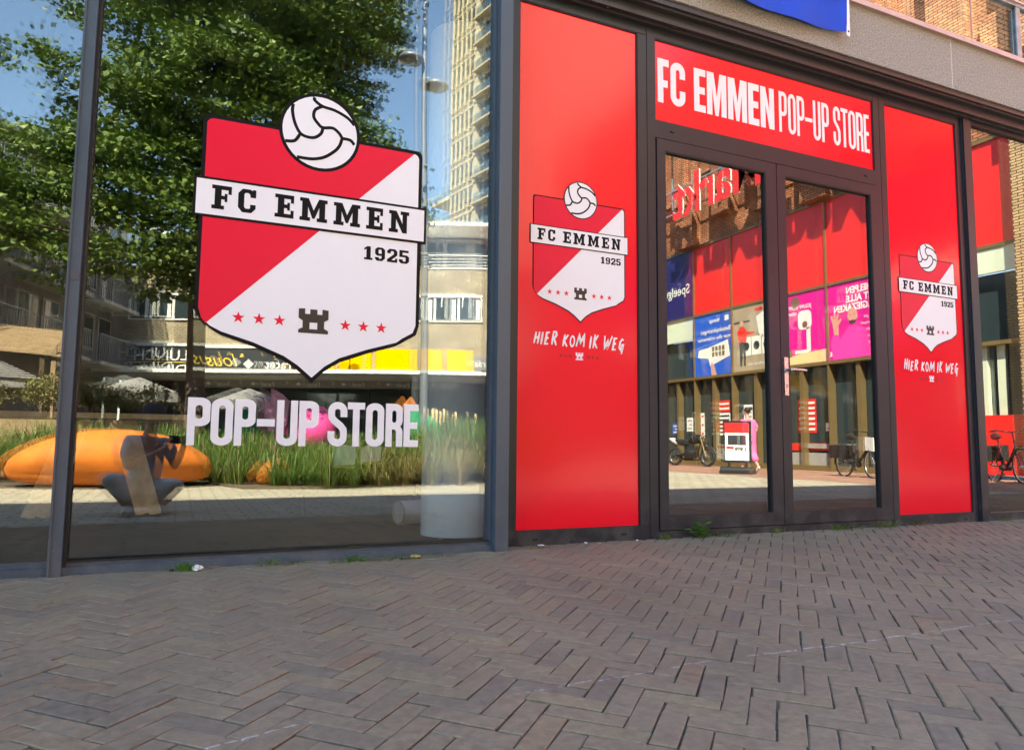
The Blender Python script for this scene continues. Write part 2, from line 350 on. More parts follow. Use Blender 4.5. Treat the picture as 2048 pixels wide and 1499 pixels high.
# outline helpers ---------------------------------------------------
def arc(cx, cy_, r, a0, a1, n=7): return [(cx+r*math.cos(R(a0+(a1-a0)*i/n)), cy_+r*math.sin(R(a0+(a1-a0)*i/n))) for i in range(n+1)]
def earc(cx, cy_, rx, ry, a0, a1, n=7): return [(cx+rx*math.cos(R(a0+(a1-a0)*i/n)), cy_+ry*math.sin(R(a0+(a1-a0)*i/n))) for i in range(n+1)]
def rrect(x0, y0, x1, y1, rx, ry=None):
    ry = rx if ry is None else ry
    return earc(x1-rx,y0+ry,rx,ry,-90,0)+earc(x1-rx,y1-ry,rx,ry,0,90)+earc(x0+rx,y1-ry,rx,ry,90,180)+earc(x0+rx,y0+ry,rx,ry,180,270)
def circ(cx, cy_, r, n=40): return [(cx+r*math.cos(2*math.pi*i/n), cy_+r*math.sin(2*math.pi*i/n)) for i in range(n)]
def smooth(p, n=5):
    q = []
    for i in range(len(p)-1):
        a, b, c, d = p[max(i-1,0)], p[i], p[i+1], p[min(i+2,len(p)-1)]
        for j in range(n):
            t = j/n; q.append(tuple(0.5*((2*b[k])+(-a[k]+c[k])*t+(2*a[k]-5*b[k]+4*c[k]-d[k])*t*t+(-a[k]+3*b[k]-3*c[k]+d[k])*t**3) for k in (0, 1)))
    q.append(p[-1]); return q
def buf(pts, wd, taper=0.0):
    L = []; Rr = []; k = len(pts)
    for i in range(k):
        p = Vector(pts[i]); a = Vector(pts[max(i-1,0)]); b = Vector(pts[min(i+1,k-1)])
        if i == 0 or i == k-1:
            d = (b-a).normalized(); n = Vector((-d.y, d.x)); m_ = 1
        else:
            d1 = (p-a).normalized(); d2 = (b-p).normalized(); d = (d1+d2)
            d = d.normalized() if d.length > 1e-6 else d1
            n = Vector((-d.y, d.x)); m_ = 1/max(0.5, n.dot(Vector((-d1.y, d1.x))))
        h = wd/2*m_*(1-taper*abs(2*i/(k-1)-1) if k > 1 else 1)
        L.append(tuple(p+n*h)); Rr.append(tuple(p-n*h))
    return L + Rr[::-1]

# heavy condensed capitals, each in a box w x 1, returned as [outer, holes...]
def block(c, w, t, tb):
    h = 1.0; ro = min(0.5*w, 0.2); ri = max(0.02, min(0.5*w-t, 0.1)); ry = ro*1.0
    if c == 'O': return [rrect(0,0,w,1,w*0.5,0.17), rrect(t,tb,w-t,1-tb,(w-2*t)*0.5,0.07)]
    if c == 'U':
        rx = w*0.5; ix = (w-2*t)*0.5
        return [[(0,1)]+earc(rx,0.17,rx,0.17,180,360,10)+[(w,1),(w-t,1)]+earc(w/2,tb+0.06,ix,0.06,0,-180,8)+[(t,1)]]
    if c == 'P':
        return [[(0,0),(t,0),(t,0.40)]+earc(w-0.45*w,0.40+0.14,0.45*w,0.14,-90,0)+earc(w-0.45*w,1-0.14,0.45*w,0.14,0,90)+[(0,1)], rrect(t,0.40+tb,w-t,1-tb,(w-2*t)*0.5,0.06)]
    if c == 'R':
        return [[(0,0),(t,0),(t,0.40),(w*0.5,0.40)]+earc(w-t-0.1*w,0.34,0.1*w,0.06,90,0,3)+[(w-t,0),(w,0),(w,0.36),(w*0.95,0.43),(w*0.86,0.47),(w*0.95,0.52),(w,0.60)]+earc(w-0.45*w,1-0.14,0.45*w,0.14,0,90)+[(0,1)], rrect(t,0.40+tb,w-t,1-tb,(w-2*t)*0.5,0.06)]
    if c == 'E': return [[(0,0),(w,0),(w,tb),(t,tb),(t,0.5-tb/2),(w*0.93,0.5-tb/2),(w*0.93,0.5+tb/2),(t,0.5+tb/2),(t,1-tb),(w,1-tb),(w,1),(0,1)]]
    if c == 'F': return [[(0,0),(t,0),(t,0.44-tb/2),(w*0.9,0.44-tb/2),(w*0.9,0.44+tb/2),(t,0.44+tb/2),(t,1-tb),(w,1-tb),(w,1),(0,1)]]
    if c == 'T': return [[((w-t)/2,0),((w+t)/2,0),((w+t)/2,1-tb),(w,1-tb),(w,1),(0,1),(0,1-tb),((w-t)/2,1-tb)]]
    if c == '-': return [[(0.02*w,0.42),(0.98*w,0.42),(0.98*w,0.42+tb),(0.02*w,0.42+tb)]]
    if c == 'M':
        return [[(0,0),(t,0),(t,0.66),(w/2-0.3*t,0),(w/2+0.3*t,0),(w-t,0.66),(w-t,0),(w,0),(w,1),(w-1.3*t,1),(w/2,0.42),(1.3*t,1),(0,1)]]
    if c == 'N': return [[(0,0),(t,0),(t,0.6),(w-t*1.05,0),(w,0),(w,1),(w-t,1),(w-t,0.42),(t*1.05,1),(0,1)]]
    if c in 'SC':
        x0 = t/2; x1 = w-t/2; y0 = tb/2; y1 = 1-tb/2; rx = (x1-x0)/2; ry = 0.13
        # build from an ellipse-cornered centre line, with stroke t across and tb up
        def off(pts): # anisotropic stroke
            sx = t; sy = tb; q = buf([(px/sx, py/sy) for px, py in pts], 1.0); return [(px*sx, py*sy) for px, py in q]
        if c == 'C':
            cl = [(x1,0.64)]+earc(w/2,y1-ry,rx,ry,0,180,10)+earc(w/2,y0+ry,rx,ry,180,360,10)+[(x1,0.36)]
        else:
            cl = [(x1,0.66)]+earc(w/2,y1-ry,rx,ry,0,180,10)+[(x0,0.70),(x0+0.02*w,0.64),(x0+0.25*(x1-x0),0.57),(x0+0.75*(x1-x0),0.46),(x1-0.02*w,0.38),(x1,0.32)]+earc(w/2,y0+ry,rx,ry,0,-180,10)[0:]+[(x0,0.34)]
        return [off(cl)]
    return None
# slab capitals and figures in a box w x 1
def slab(c):
    s = 0.2
    if c == 'F': return 0.86, [[(0,0),(0.55,0),(0.55,.16),(0.42,.16),(0.42,.42),(0.56,.42),(0.56,.33),(0.68,.33),(0.68,.67),(0.56,.67),(0.56,.58),(0.42,.58),(0.42,.83),(0.72,.83),(0.72,.66),(0.86,.66),(0.86,1),(0,1),(0,.84),(0.13,.84),(0.13,.16),(0,.16)]]
    if c == 'E': return 0.86, [[(0,0),(0.86,0),(0.86,.34),(0.72,.34),(0.72,.17),(0.42,.17),(0.42,.42),(0.56,.42),(0.56,.33),(0.68,.33),(0.68,.67),(0.56,.67),(0.56,.58),(0.42,.58),(0.42,.83),(0.72,.83),(0.72,.66),(0.86,.66),(0.86,1),(0,1),(0,.84),(0.13,.84),(0.13,.16),(0,.16)]]
    if c == 'C': return 0.82, [[(0.2,0),(0.62,0),(0.82,.2),(0.82,.36),(0.56,.36),(0.56,.2),(0.5,.17),(0.34,.17),(0.28,.24),(0.28,.78),(0.34,.84),(0.48,.84),(0.56,.76),(0.56,.66),(0.82,.66),(0.82,1),(0.68,1),(0.64,.95),(0.56,1),(0.2,1),(0,.8),(0,.2)]]
    if c == 'M': return 1.22, [[(0,0),(0.46,0),(0.46,.16),(0.36,.16),(0.36,.62),(0.56,.12),(0.66,.12),(0.86,.62),(0.86,.16),(0.76,.16),(0.76,0),(1.22,0),(1.22,.16),(1.12,.16),(1.12,.84),(1.22,.84),(1.22,1),(0.84,1),(0.61,.48),(0.38,1),(0,1),(0,.84),(0.1,.84),(0.1,.16),(0,.16)]]
    if c == 'N': return 0.98, [[(0,0),(0.44,0),(0.44,.16),(0.34,.16),(0.34,.62),(0.66,0),(0.88,0),(0.88,.84),(0.98,.84),(0.98,1),(0.56,1),(0.56,.84),(0.66,.84),(0.66,.42),(0.36,1),(0,1),(0,.84),(0.1,.84),(0.1,.16),(0,.16)]]
    if c == '1': return 0.52, [[(0,0),(0.52,0),(0.52,.15),(0.4,.15),(0.4,1),(0.2,1),(0,.84),(0,.7),(0.14,.78),(0.14,.15),(0,.15)]]
    if c == '9': return 0.7, [[(0.12,0),(0.5,0),(0.7,.2),(0.7,.84),(0.54,1),(0.16,1),(0,.84),(0,.52),(0.14,.38),(0.46,.38),(0.46,.22),(0.4,.16),(0.28,.16),(0.26,.26),(0,.26),(0,.14)], [(0.26,.54),(0.24,.58),(0.24,.8),(0.3,.85),(0.42,.85),(0.46,.8),(0.46,.54)]]
    if c == '2': return 0.7, [[(0,0),(0.7,0),(0.7,.3),(0.56,.3),(0.54,.17),(0.3,.17),(0.7,.55),(0.7,.84),(0.54,1),(0.16,1),(0,.84),(0,.66),(0.24,.66),(0.24,.8),(0.3,.84),(0.42,.84),(0.46,.8),(0.46,.62),(0,.2)]]
    if c == '5': return 0.7, [[(0.14,0),(0.54,0),(0.7,.16),(0.7,.5),(0.54,.64),(0.24,.64),(0.24,.83),(0.66,.83),(0.66,1),(0.02,1),(0.02,.48),(0.42,.48),(0.46,.44),(0.46,.2),(0.42,.16),(0.28,.16),(0.25,.3),(0,.3),(0,.14)]]
HAND = {'H': [[(0.1,0),(0.3,1)],[(0.6,-.02),(0.78,1.02)],[(0.12,.46),(0.8,.56)]], 'I': [[(0.1,-.05),(0.3,1.02)]],
 'E': [[(0.72,1),(0.3,.97),(0.12,.02),(0.6,.04)],[(0.2,.5),(0.58,.54)]], 'R': [[(0.1,-.02),(0.28,1.0)],[(0.2,.97),(0.62,.95),(0.72,.76),(0.56,.56),(0.18,.47)],[(0.34,.5),(0.74,-.06)]],
 'K': [[(0.1,-.04),(0.3,1.03)],[(0.78,1),(0.2,.46),(0.7,-.05)]], 'O': [[(0.5,1),(0.24,.82),(0.1,.4),(0.24,.05),(0.5,.06),(0.7,.5),(0.68,.88),(0.46,1)]],
 'M': [[(0.02,-.02),(0.26,1),(0.46,.3),(0.82,1.02),(0.84,0)]], 'W': [[(0.1,1),(0.16,0),(0.48,.64),(0.52,.0),(0.94,1.02)]],
 'G': [[(0.74,.9),(0.5,1),(0.2,.7),(0.14,.2),(0.4,.0),(0.6,.4),(0.76,.46),(0.5,-.34)],[(0.4,.46),(0.78,.5)]]}
def star(cx, cy_, r): return [(cx+(r if i%2==0 else r*0.39)*math.sin(math.pi*i/5), cy_+(r if i%2==0 else r*0.39)*math.cos(math.pi*i/5)) for i in range(10)]
def castle(cx, y0, w, h):
    P = [(-.5,0),(.5,0),(.5,.13),(.36,.22),(.36,.5),(.5,.6),(.5,.98),(.29,1),(.29,.78),(.12,.78),(.12,.98),(-.12,.98),(-.12,.78),(-.29,.78),(-.29,1),(-.5,.98),(-.5,.6),(-.36,.5),(-.36,.22),(-.5,.13)]
    H_ = [(-.13,.17),(.13,.17),(.13,.44),(-.13,.44)]
    return [[(cx+a*w, y0+b*h) for a, b in P], [(cx+a*w, y0+b*h) for a, b in H_]]
def put(conts, x, y, sx, sy): return [[(x+a*sx, y+b*sy) for a, b in c] for c in conts]
def block_line(mb, spec, z0, z1, F, d0, d1, tf, tb, mi=0):   # spec: (char, x0, x1)
    H_ = z1-z0
    for c, a, b in spec:
        w_ = (b-a)/H_; mb.plate(put(block(c, w_, tf/H_, tb/H_), a, z0, H_, H_), F, d0, d1, mi)
def text_mb(mb, s, F, x, y, size, d0, d1, mi=0, align='LEFT', offset=0.0, sx=1.0, shear=0.0):
    cu = bpy.data.curves.new('t', 'FONT'); cu.body = s; cu.size = size; cu.align_x = align; cu.offset = offset; cu.shear = shear; cu.resolution_u = 3
    ob = bpy.data.objects.new('t', cu); COL.objects.link(ob)
    dg = bpy.context.evaluated_depsgraph_get(); me = bpy.data.meshes.new_from_object(ob.evaluated_get(dg))
    vs = [F(x+v.co.x*sx, y+v.co.y, d1) for v in me.vertices]
    n0 = Vector(F(0,0,1)) - Vector(F(0,0,0)); fs = []
    for p in me.polygons:
        f = list(p.vertices); a, b, c = (Vector(vs[i]) for i in f[:3])
        fs.append(tuple(f))
    mb.add(vs, fs, mi)
    bpy.data.objects.remove(ob); bpy.data.meshes.remove(me); bpy.data.curves.remove(cu)
def hand_line(mb, s, F, x0, x1, z0, h, d, mi=0, rise=0.0):
    W_c = {' ': 0.5, 'I': 0.42, 'M': 1.15, 'W': 1.15}
    tot = sum(W_c.get(c, 0.85) for c in s); u = (x1-x0)/tot; x = x0
    for c in s:
        ww = W_c.get(c, 0.85)*u
        if c == ' ': x += ww; continue
        sc_ = ww*0.98 if c != 'I' else ww*1.6; zz = z0 + rise*(x-x0) + rnd.uniform(-.06,.06)*h; hh = h*rnd.uniform(0.95, 1.15)
        if c == 'O':
            n = 22; ot = []; it = []
            for k in range(n):
                t_ = 2*math.pi*k/n; a, b = 0.42+0.40*math.cos(t_), 0.5+0.54*math.sin(t_); ot.append((x+(a+0.13*b)*sc_, zz+b*hh))
                a, b = 0.42+0.21*math.cos(t_), 0.5+0.36*math.sin(t_); it.append((x+(a+0.13*b)*sc_, zz+b*hh))
            mb.plate([ot, it], F, d-0.0005, d, mi)
        else:
            for k, st in enumerate(HAND[c]):
                q = []
                for i in range(len(st)-1):
                    for j in range(3):
                        a = st[i][0]+(st[i+1][0]-st[i][0])*j/3; b = st[i][1]+(st[i+1][1]-st[i][1])*j/3; q.append((x+(a+0.13*b)*sc_, zz+b*hh))
                a, b = st[-1]; q.append((x+(a+0.13*b)*sc_, zz+b*hh))
                mb.plate([buf(q, h*0.20, 0.4)], F, d-0.0005, d+0.0003*k, mi)
        x += ww
# ================================================================== GROUND
def gz(y): return 0.012 - 0.029*(3.72-min(3.72, max(y, 0.0)))
GB = gz(0.0)                                                 # level of the street behind the camera
g = MB(); g.add([(-400,-400,GB-0.03),(400,-400,GB-0.03),(400,400,GB-0.03),(-400,400,GB-0.03)], [(0,1,2,3)])
kind(g.build('ground', mat('far_ground', (0.16,0.15,0.13), 0.9, var=0.2, vscale=0.2)), 'structure')
g = MB()
def strip(x0, x1, ys, dz=0.0):
    for a, b in zip(ys[:-1], ys[1:]): g.add([(x0,a,gz(a)+dz),(x1,a,gz(a)+dz),(x1,b,gz(b)+dz),(x0,b,gz(b)+dz)], [(0,1,2,3)])
strip(-40, 12.0, [-45, 0, 0.9], -0.004)
kind(g.build('street_paving', MT['pavers']), 'structure')
g = MB(); strip(12.0, 16.75, [-45, 0, 0.9, 3.72, 12], 0.0)
kind(g.build('brick_sidewalk', MT['sidewalk']), 'structure')
# joint bed of the herringbone paving
def bed_mat():
    M = mat('joint_sand', (0.06, 0.058, 0.038), 0.95, var=0.7, vscale=30, bump=0.8, bscale=200)
    return M
g = MB(); ys = [0.9, 1.6, 2.4, 3.2, 3.72, 3.95]
for a, b in zip(ys[:-1], ys[1:]): g.add([(-6,a,gz(a)-0.0048),(12,a,gz(a)-0.0048),(12,b,gz(b)-0.0048),(-6,b,gz(b)-0.0048)], [(0,1,2,3)])
kind(g.build('joint_sand', bed_mat()), 'structure')
# bricks: every brick is modelled, laid in 45 degree herringbone
def clinker_mat():
    M = bpy.data.materials.new('clinker'); M.use_nodes = True; t = M.node_tree; b = t.nodes['Principled BSDF']
    N = t.nodes.new; L = t.links.new
    ge = N('ShaderNodeNewGeometry'); tc = N('ShaderNodeTexCoord')
    cr = N('ShaderNodeValToRGB'); e = cr.color_ramp.elements
    e[0].position = 0.0; e[0].color = (0.188, 0.146, 0.094, 1); e[1].position = 1.0; e[1].color = (0.252, 0.185, 0.104, 1)
    for p, c in ((0.10, (0.208, 0.160, 0.100, 1)), (0.2, (0.225, 0.169, 0.100, 1)), (0.75, (0.234, 0.174, 0.103, 1)), (0.96, (0.248, 0.190, 0.103, 1)), (0.985, (0.243, 0.160, 0.089, 1))):
        q = e.new(p); q.color = c
    L(ge.outputs['Random Per Island'], cr.inputs[0])
    n1 = N('ShaderNodeTexNoise'); n1.inputs['Scale'].default_value = 1.4; n1.inputs['Detail'].default_value = 3; L(tc.outputs['Object'], n1.inputs['Vector'])
    n2 = N('ShaderNodeTexNoise'); n2.inputs['Scale'].default_value = 38; n2.inputs['Detail'].default_value = 6; n2.inputs['Roughness'].default_value = 0.65; L(tc.outputs['Object'], n2.inputs['Vector'])
    n3 = N('ShaderNodeTexNoise'); n3.inputs['Scale'].default_value = 700; n3.inputs['Detail'].default_value = 2; L(tc.outputs['Object'], n3.inputs['Vector'])
    def mr(src, a, c, lo=0.3, hi=0.7):
        k = N('ShaderNodeMapRange'); k.inputs['From Min'].default_value = lo; k.inputs['From Max'].default_value = hi; k.inputs['To Min'].default_value = a; k.inputs['To Max'].default_value = c
        L(src, k.inputs[0]); return k.outputs[0]
    def mul(a, c):
        k = N('ShaderNodeMath'); k.operation = 'MULTIPLY'; L(a, k.inputs[0]); L(c, k.inputs[1]); return k.outputs[0]
    v = mul(mul(mr(n1.outputs['Fac'], 0.86, 1.12), mr(n2.outputs['Fac'], 0.70, 1.22)), mr(n3.outputs['Fac'], 0.78, 1.2))
    hs = N('ShaderNodeHueSaturation'); L(cr.outputs[0], hs.inputs['Color']); L(v, hs.inputs['Value']); col = hs.outputs[0]
    def mixc(a, colr, fac):
        k = N('ShaderNodeMix'); k.data_type = 'RGBA'; L(fac, k.inputs[0]); L(a, k.inputs[6]); k.inputs[7].default_value = colr; return k.outputs[2]
    # algae film along the foot of the shopfront
    sp = N('ShaderNodeSeparateXYZ'); L(tc.outputs['Object'], sp.inputs[0])
    al = mul(mr(sp.outputs['Y'], 0.0, 0.55, 3.2, 3.85), mr(n2.outputs['Fac'], 0.3, 1.2, 0.35, 0.65))
    col = mixc(col, (0.17, 0.17, 0.10, 1), al)
    # pale specks and two long chalky scratches
    vo = N('ShaderNodeTexVoronoi'); vo.inputs['Scale'].default_value = 22; L(tc.outputs['Object'], vo.inputs['Vector'])
    sk = mul(mr(vo.outputs['Distance'], 1.0, 0.0, 0.035, 0.06), mr(n1.outputs['Fac'], 0.0, 0.55, 0.45, 0.6)); col = mixc(col, (0.42, 0.40, 0.36, 1), sk)
    for (ax, ay), (bx, by), wd in SCRATCH:
        d = Vector((bx-ax, by-ay)); ln = d.length; ang = math.atan2(d.y, d.x)
        mp = N('ShaderNodeMapping'); mp.vector_type = 'TEXTURE'; mp.inputs['Location'].default_value = (ax, ay, 0); mp.inputs['Rotation'].default_value = (0, 0, ang); L(tc.outputs['Object'], mp.inputs['Vector'])
        s2 = N('ShaderNodeSeparateXYZ'); L(mp.outputs[0], s2.inputs[0])
        wob = N('ShaderNodeMath'); wob.operation = 'MULTIPLY_ADD'; wob.inputs[1].default_value = 0.05; L(n1.outputs['Fac'], wob.inputs[0]); L(s2.outputs['Y'], wob.inputs[2])
        sb = N('ShaderNodeMath'); sb.operation = 'SUBTRACT'; L(wob.outputs[0], sb.inputs[0]); sb.inputs[1].default_value = 0.025
        ab = N('ShaderNodeMath'); ab.operation = 'ABSOLUTE'; L(sb.outputs[0], ab.inputs[0])
        f = mul(mr(ab.outputs[0], 1.0, 0.0, wd*0.4, wd), mr(n2.outputs['Fac'], 0.0, 0.8, 0.42, 0.6))
        f = mul(f, mul(mr(s2.outputs['X'], 0, 1, 0, 0.05), mr(s2.outputs['X'], 1, 0, ln-0.05, ln)))
        col = mixc(col, (0.5, 0.47, 0.45, 1), f)
    L(col, b.inputs['Base Color'])
    L(mr(n2.outputs['Fac'], 0.55, 0.85), b.inputs['Roughness'])
    bp = N('ShaderNodeBump'); bp.inputs['Strength'].default_value = 0.35; bp.inputs['Distance'].default_value = 0.004; L(n2.outputs['Fac'], bp.inputs['Height'])
    b2 = N('ShaderNodeBump'); b2.inputs['Strength'].default_value = 0.25; b2.inputs['Distance'].default_value = 0.001; L(n3.outputs['Fac'], b2.inputs['Height']); L(bp.outputs[0], b2.inputs['Normal'])
    L(b2.outputs[0], b.inputs['Normal'])
    return M
SCRATCH = [((0.80, 1.77), (1.50, 1.80), 0.005), ((1.60, 1.79), (3.1, 1.78), 0.006), ((-0.02, 1.70), (0.33, 1.79), 0.004)]
g = MB(); W_ = 0.0667; ca = math.cos(R(45)); hl = 3*W_
gj = 0.0021
nx0 = 200
for i in range(-nx0, nx0):
    for j in range(-nx0, nx0):
        k = (i-j) % 6
        if k == 0: bx0, by0, lx, ly = i, j, 3, 1
        elif k == 5: bx0, by0, lx, ly = i, j, 1, 3
        else: continue
        cxr = (bx0+lx/2)*W_; cyr = (by0+ly/2)*W_
        wx = cxr*ca - cyr*ca + 3.0; wy = cxr*ca + cyr*ca + 2.2
        if not (-4.5 < wx < 11.9 and 0.85 < wy < 3.93): continue
        hx = lx*W_/2-gj*rnd.uniform(0.6,1.35); hy = ly*W_/2-gj*rnd.uniform(0.6,1.35); rz = rnd.gauss(0, 0.010)
        dx = rnd.gauss(0, .0007); dy = rnd.gauss(0, .0007); zb = max(-0.0018, mnoise.noise(Vector((wx*1.3, wy*1.3, 0)))*0.005 + rnd.gauss(0, 0.0011))
        tx = rnd.gauss(0, .007); ty = rnd.gauss(0, .007); bv = rnd.uniform(0.002, 0.0042); vs = []
        for lev, ins, zz in ((0, 0, -0.03), (1, 0, -bv*0.8), (2, bv, 0)):
            for sx_, sy_ in ((-1,-1),(1,-1),(1,1),(-1,1)):
                px = sx_*(hx-ins); py = sy_*(hy-ins)
                if lev: px += rnd.gauss(0, .0006); py += rnd.gauss(0, .0006)
                qx = px*math.cos(rz)-py*math.sin(rz)+cxr+dx; qy = px*math.sin(rz)+py*math.cos(rz)+cyr+dy
                X = qx*ca-qy*ca+3.0; Y = qx*ca+qy*ca+2.2
                vs.append((X, Y, gz(Y)+zb+zz+px*tx+py*ty))
        g.add(vs, [(8,9,10,11)]+[(4+a,4+(a+1)%4,8+(a+1)%4,8+a) for a in range(4)]+[(a,(a+1)%4,4+(a+1)%4,4+a) for a in range(4)])
kind(g.build('herringbone_pavement', clinker_mat()), 'structure')

# ================================================================== SHOP BUILDING
YL, YR = 3.80, 3.885                                          # glass planes: left windows, entrance bay
shop = thing('shop_building', 'dark-framed glass shopfront under a grey stucco fascia, with balconies above', 'building', (2.5, 6.0, 0))
def FL(u, v, d): return (u, YL-d, v)
def FE(u, v, d): return (u, YR-d, v)
def pane(parent, name, x0, x1, z0, z1, y, mt, th=0.006, tilt=0.0, tiltx=0.0):
    b = MB(); cx_ = (x0+x1)/2; cz_ = (z0+z1)/2; vs = []
    for yy in (0, th):
        for px, pz in ((x0,z0),(x1,z0),(x1,z1),(x0,z1)): vs.append((px, y+yy+(px-cx_)*tilt+(pz-cz_)*tiltx, pz))
    b.add(vs, [(0,1,2,3),(7,6,5,4),(0,4,5,1),(1,5,6,2),(2,6,7,3),(3,7,4,0)])
    return b.build(name, mt, parent)
def sheet(parent, name, x0, x1, z0, z1, y, mt, tilt=0.0, tiltx=0.0, bow=0.0):
    # one glass sheet, its reflecting face towards the street, cut into a fine grid so that it may bow
    b = MB(); nx = 12; nz = 8; vs = []; cx_ = (x0+x1)/2; cz_ = (z0+z1)/2
    for j in range(nz+1):
        for i in range(nx+1):
            a = i/nx; c = j/nz; px = x0+(x1-x0)*a; pz = z0+(z1-z0)*c
            vs.append((px, y+(px-cx_)*tilt+(pz-cz_)*tiltx+bow*math.sin(math.pi*a)*math.sin(math.pi*c), pz))
    fs = [(j*(nx+1)+i, j*(nx+1)+i+1, (j+1)*(nx+1)+i+1, (j+1)*(nx+1)+i) for j in range(nz) for i in range(nx)]
    b.add(vs, fs, 0, True)
    return b.build(name, mt, parent)

# ---- left windows (slate blue frame)
FB_ = MT['frame_blue']
def left_window(x0, x1, lab=None, mull=None):
    b = MB()
    b.box(x0, x1, 3.775, 3.84, 0.045, 0.062)                 # glazing bead at the bottom
    b.box(x0, x1, 3.745, 3.86, -0.03, 0.045)                 # low sill
    b.box(x0, x1, 3.76, 3.86, 3.36, 3.44)
    return b
wl = left_window(-2.6, -0.487); wl.box(-2.65, -2.6, 3.72, 3.86, -0.03, 3.41)
w1 = wl.build('window', FB_, shop)
sheet(w1, 'glass_pane', -2.6, -0.487, 0.055, 3.37, YL, MT['glassL'])
sheet(w1, 'glass_pane', -2.6, -0.487, 0.055, 3.37, YL+0.03, MT['glassL2'], tilt=0.0075, tiltx=-0.0015)
b = left_window(-0.436, 1.60)
b.box(-0.487, -0.436, 3.72, 3.86, -0.03, 3.41)               # mullion, flat front
b.box(-0.4875, -0.4795, 3.712, 3.72, -0.02, 3.41)            # its folded edge
b.box(1.60, 1.678, 3.72, 3.90, -0.03, 3.41); b.box(1.585, 1.60, 3.765, 3.84, 0.0, 3.36)
w2 = b.build('window', FB_, shop)
bb = MB(); bb.box(-0.436, -0.424, 3.745, 3.80, 0.05, 3.36); bb.box(-0.436, 1.585, 3.770, 3.775, 0.062, 0.07); bb.build('gasket', MT['gasket'], w2)
hx = MB(); hx.plate([[(-0.478+0.021+0.021*math.cos(R(a)), 1.33+0.025*math.sin(R(a))) for a in (20, 75, 140, 190, 250, 310)]], FL, 0.08, 0.083); hx.build('glue_patch', mat('glue_residue', (0.085,0.085,0.10), 0.7), w2)
sheet(w2, 'glass_pane', -0.436, 1.60, 0.055, 3.37, YL, MT['glassL'], bow=-0.0006)
sheet(w2, 'glass_pane', -0.436, 1.60, 0.055, 3.37, YL+0.03, MT['glassL2'], tilt=0.0080, tiltx=-0.0018, bow=0.0012)

# ---- entrance bay frame
FK = MT['frame_black']
b = MB()
def vmem(x0, x1, z0, z1, y0=3.87, y1=3.95): b.box(x0, x1, y0, y1, z0, z1)
vmem(1.678, 1.722, -0.03, 3.41, 3.90, 3.98)                  # recess beside the slate post
vmem(1.722, 1.79, -0.03, 3.41)
vmem(2.653, 2.722, 0.098, 3.33); vmem(2.727, 2.79, -0.0, 3.41)
vmem(2.722, 2.727, 0.0, 3.41, 3.876)
b.box(1.79, 2.722, 3.87, 3.95, -0.03, 0.095); b.box(1.79, 2.722, 3.871, 3.95, 3.335, 3.41)
b.box(2.79, 4.872, 3.87, 3.95, 2.64, 2.757); b.box(2.79, 4.872, 3.871, 3.95, 3.33, 3.41)   # transom and head of the sign light
b.box(2.79, 4.905, 3.868, 3.96, -0.03, 0.058)                # threshold
vmem(4.872, 4.935, 0.058, 3.41); vmem(4.940, 5.003, 0.0, 3.41); vmem(4.935, 4.940, 0.0, 3.41, 3.876)
b.box(5.003, 5.92, 3.87, 3.95, -0.03, 0.084); b.box(5.003, 5.92, 3.871, 3.95, 3.335, 3.41)
vmem(5.862, 5.92, 0.084, 3.335); b.box(5.92, 5.935, 3.86, 3.95, -0.03, 3.41)
b.box(5.935, 6.03, 3.845, 3.97, -0.03, 3.41)                  # post at the right end of the bay
ef = b.build('entrance_frame', FK, shop)
PY0 = 3.882; gk = MB()
for x0, x1, z0, z1 in ((1.79,2.653,0.095,3.335),(2.79,4.872,2.757,3.33),(5.003,5.862,0.084,3.335)):
    gk.box(x0, x0+0.006, 3.874, PY0, z0, z1); gk.box(x1-0.007, x1, 3.874, PY0, z0, z1)
    gk.box(x0+0.006, x1-0.007, 3.874, PY0, z1-0.009, z1); gk.box(x0+0.006, x1-0.007, 3.874, PY0, z0, z0+0.005)
gk.build('gasket', MT['gasket'], ef)
for x_, z_ in ((1.92,0.045),(2.53,0.05),(2.93,2.70),(4.77,2.70),(2.95,0.115),(3.62,0.115),(4.03,0.118),(4.76,0.12),(5.13,0.035),(5.76,0.035)):
    q = MB(); q.plate([rrect(x_-0.017, z_-0.007, x_+0.017, z_+0.007, 0.005)], lambda u,v,d: (u, 3.87-d, v), -0.004, 0.006); q.build('drain_cap', MT['gasket'], ef)
# ---- the two door leaves
def leaf(x0, x1, gx0, gx1):
    b = MB(); z0, z1, g0, g1 = 0.063, 2.632, 0.145, 2.553
    b.box(x0, gx0, 3.862, 3.94, z0, z1); b.box(gx1, x1, 3.862, 3.94, z0, z1)
    b.box(gx0, gx1, 3.862, 3.94, z0, g0); b.box(gx0, gx1, 3.862, 3.94, g1, z1)
    l_ = b.build('door', FK, shop)
    k = MB()
    k.box(gx0, gx0+0.007, 3.866, 3.884, g0, g1); k.box(gx1-0.007, gx1, 3.866, 3.884, g0, g1); k.box(gx0+0.007, gx1-0.007, 3.866, 3.884, g1-0.008, g1); k.box(gx0+0.007, gx1-0.007, 3.866, 3.884, g0, g0+0.006)
    k.build('gasket', MT['gasket'], l_)
    sheet(l_, 'glass_pane', gx0, gx1, g0, g1, YR, MT['glassD'])
    sheet(l_, 'glass_pane', gx0, gx1, g0, g1, YR+0.03, MT['glassD2'], tilt=0.006, tiltx=-0.0008)
    return l_
d1 = leaf(2.797, 3.836, 2.862, 3.735); d2 = leaf(3.842, 4.868, 3.920, 4.800)
b = MB(); b.box(3.838, 3.841, 3.88, 3.94, 0.063, 2.63); b.build('door_gap_seal', MT['gasket'], d1)
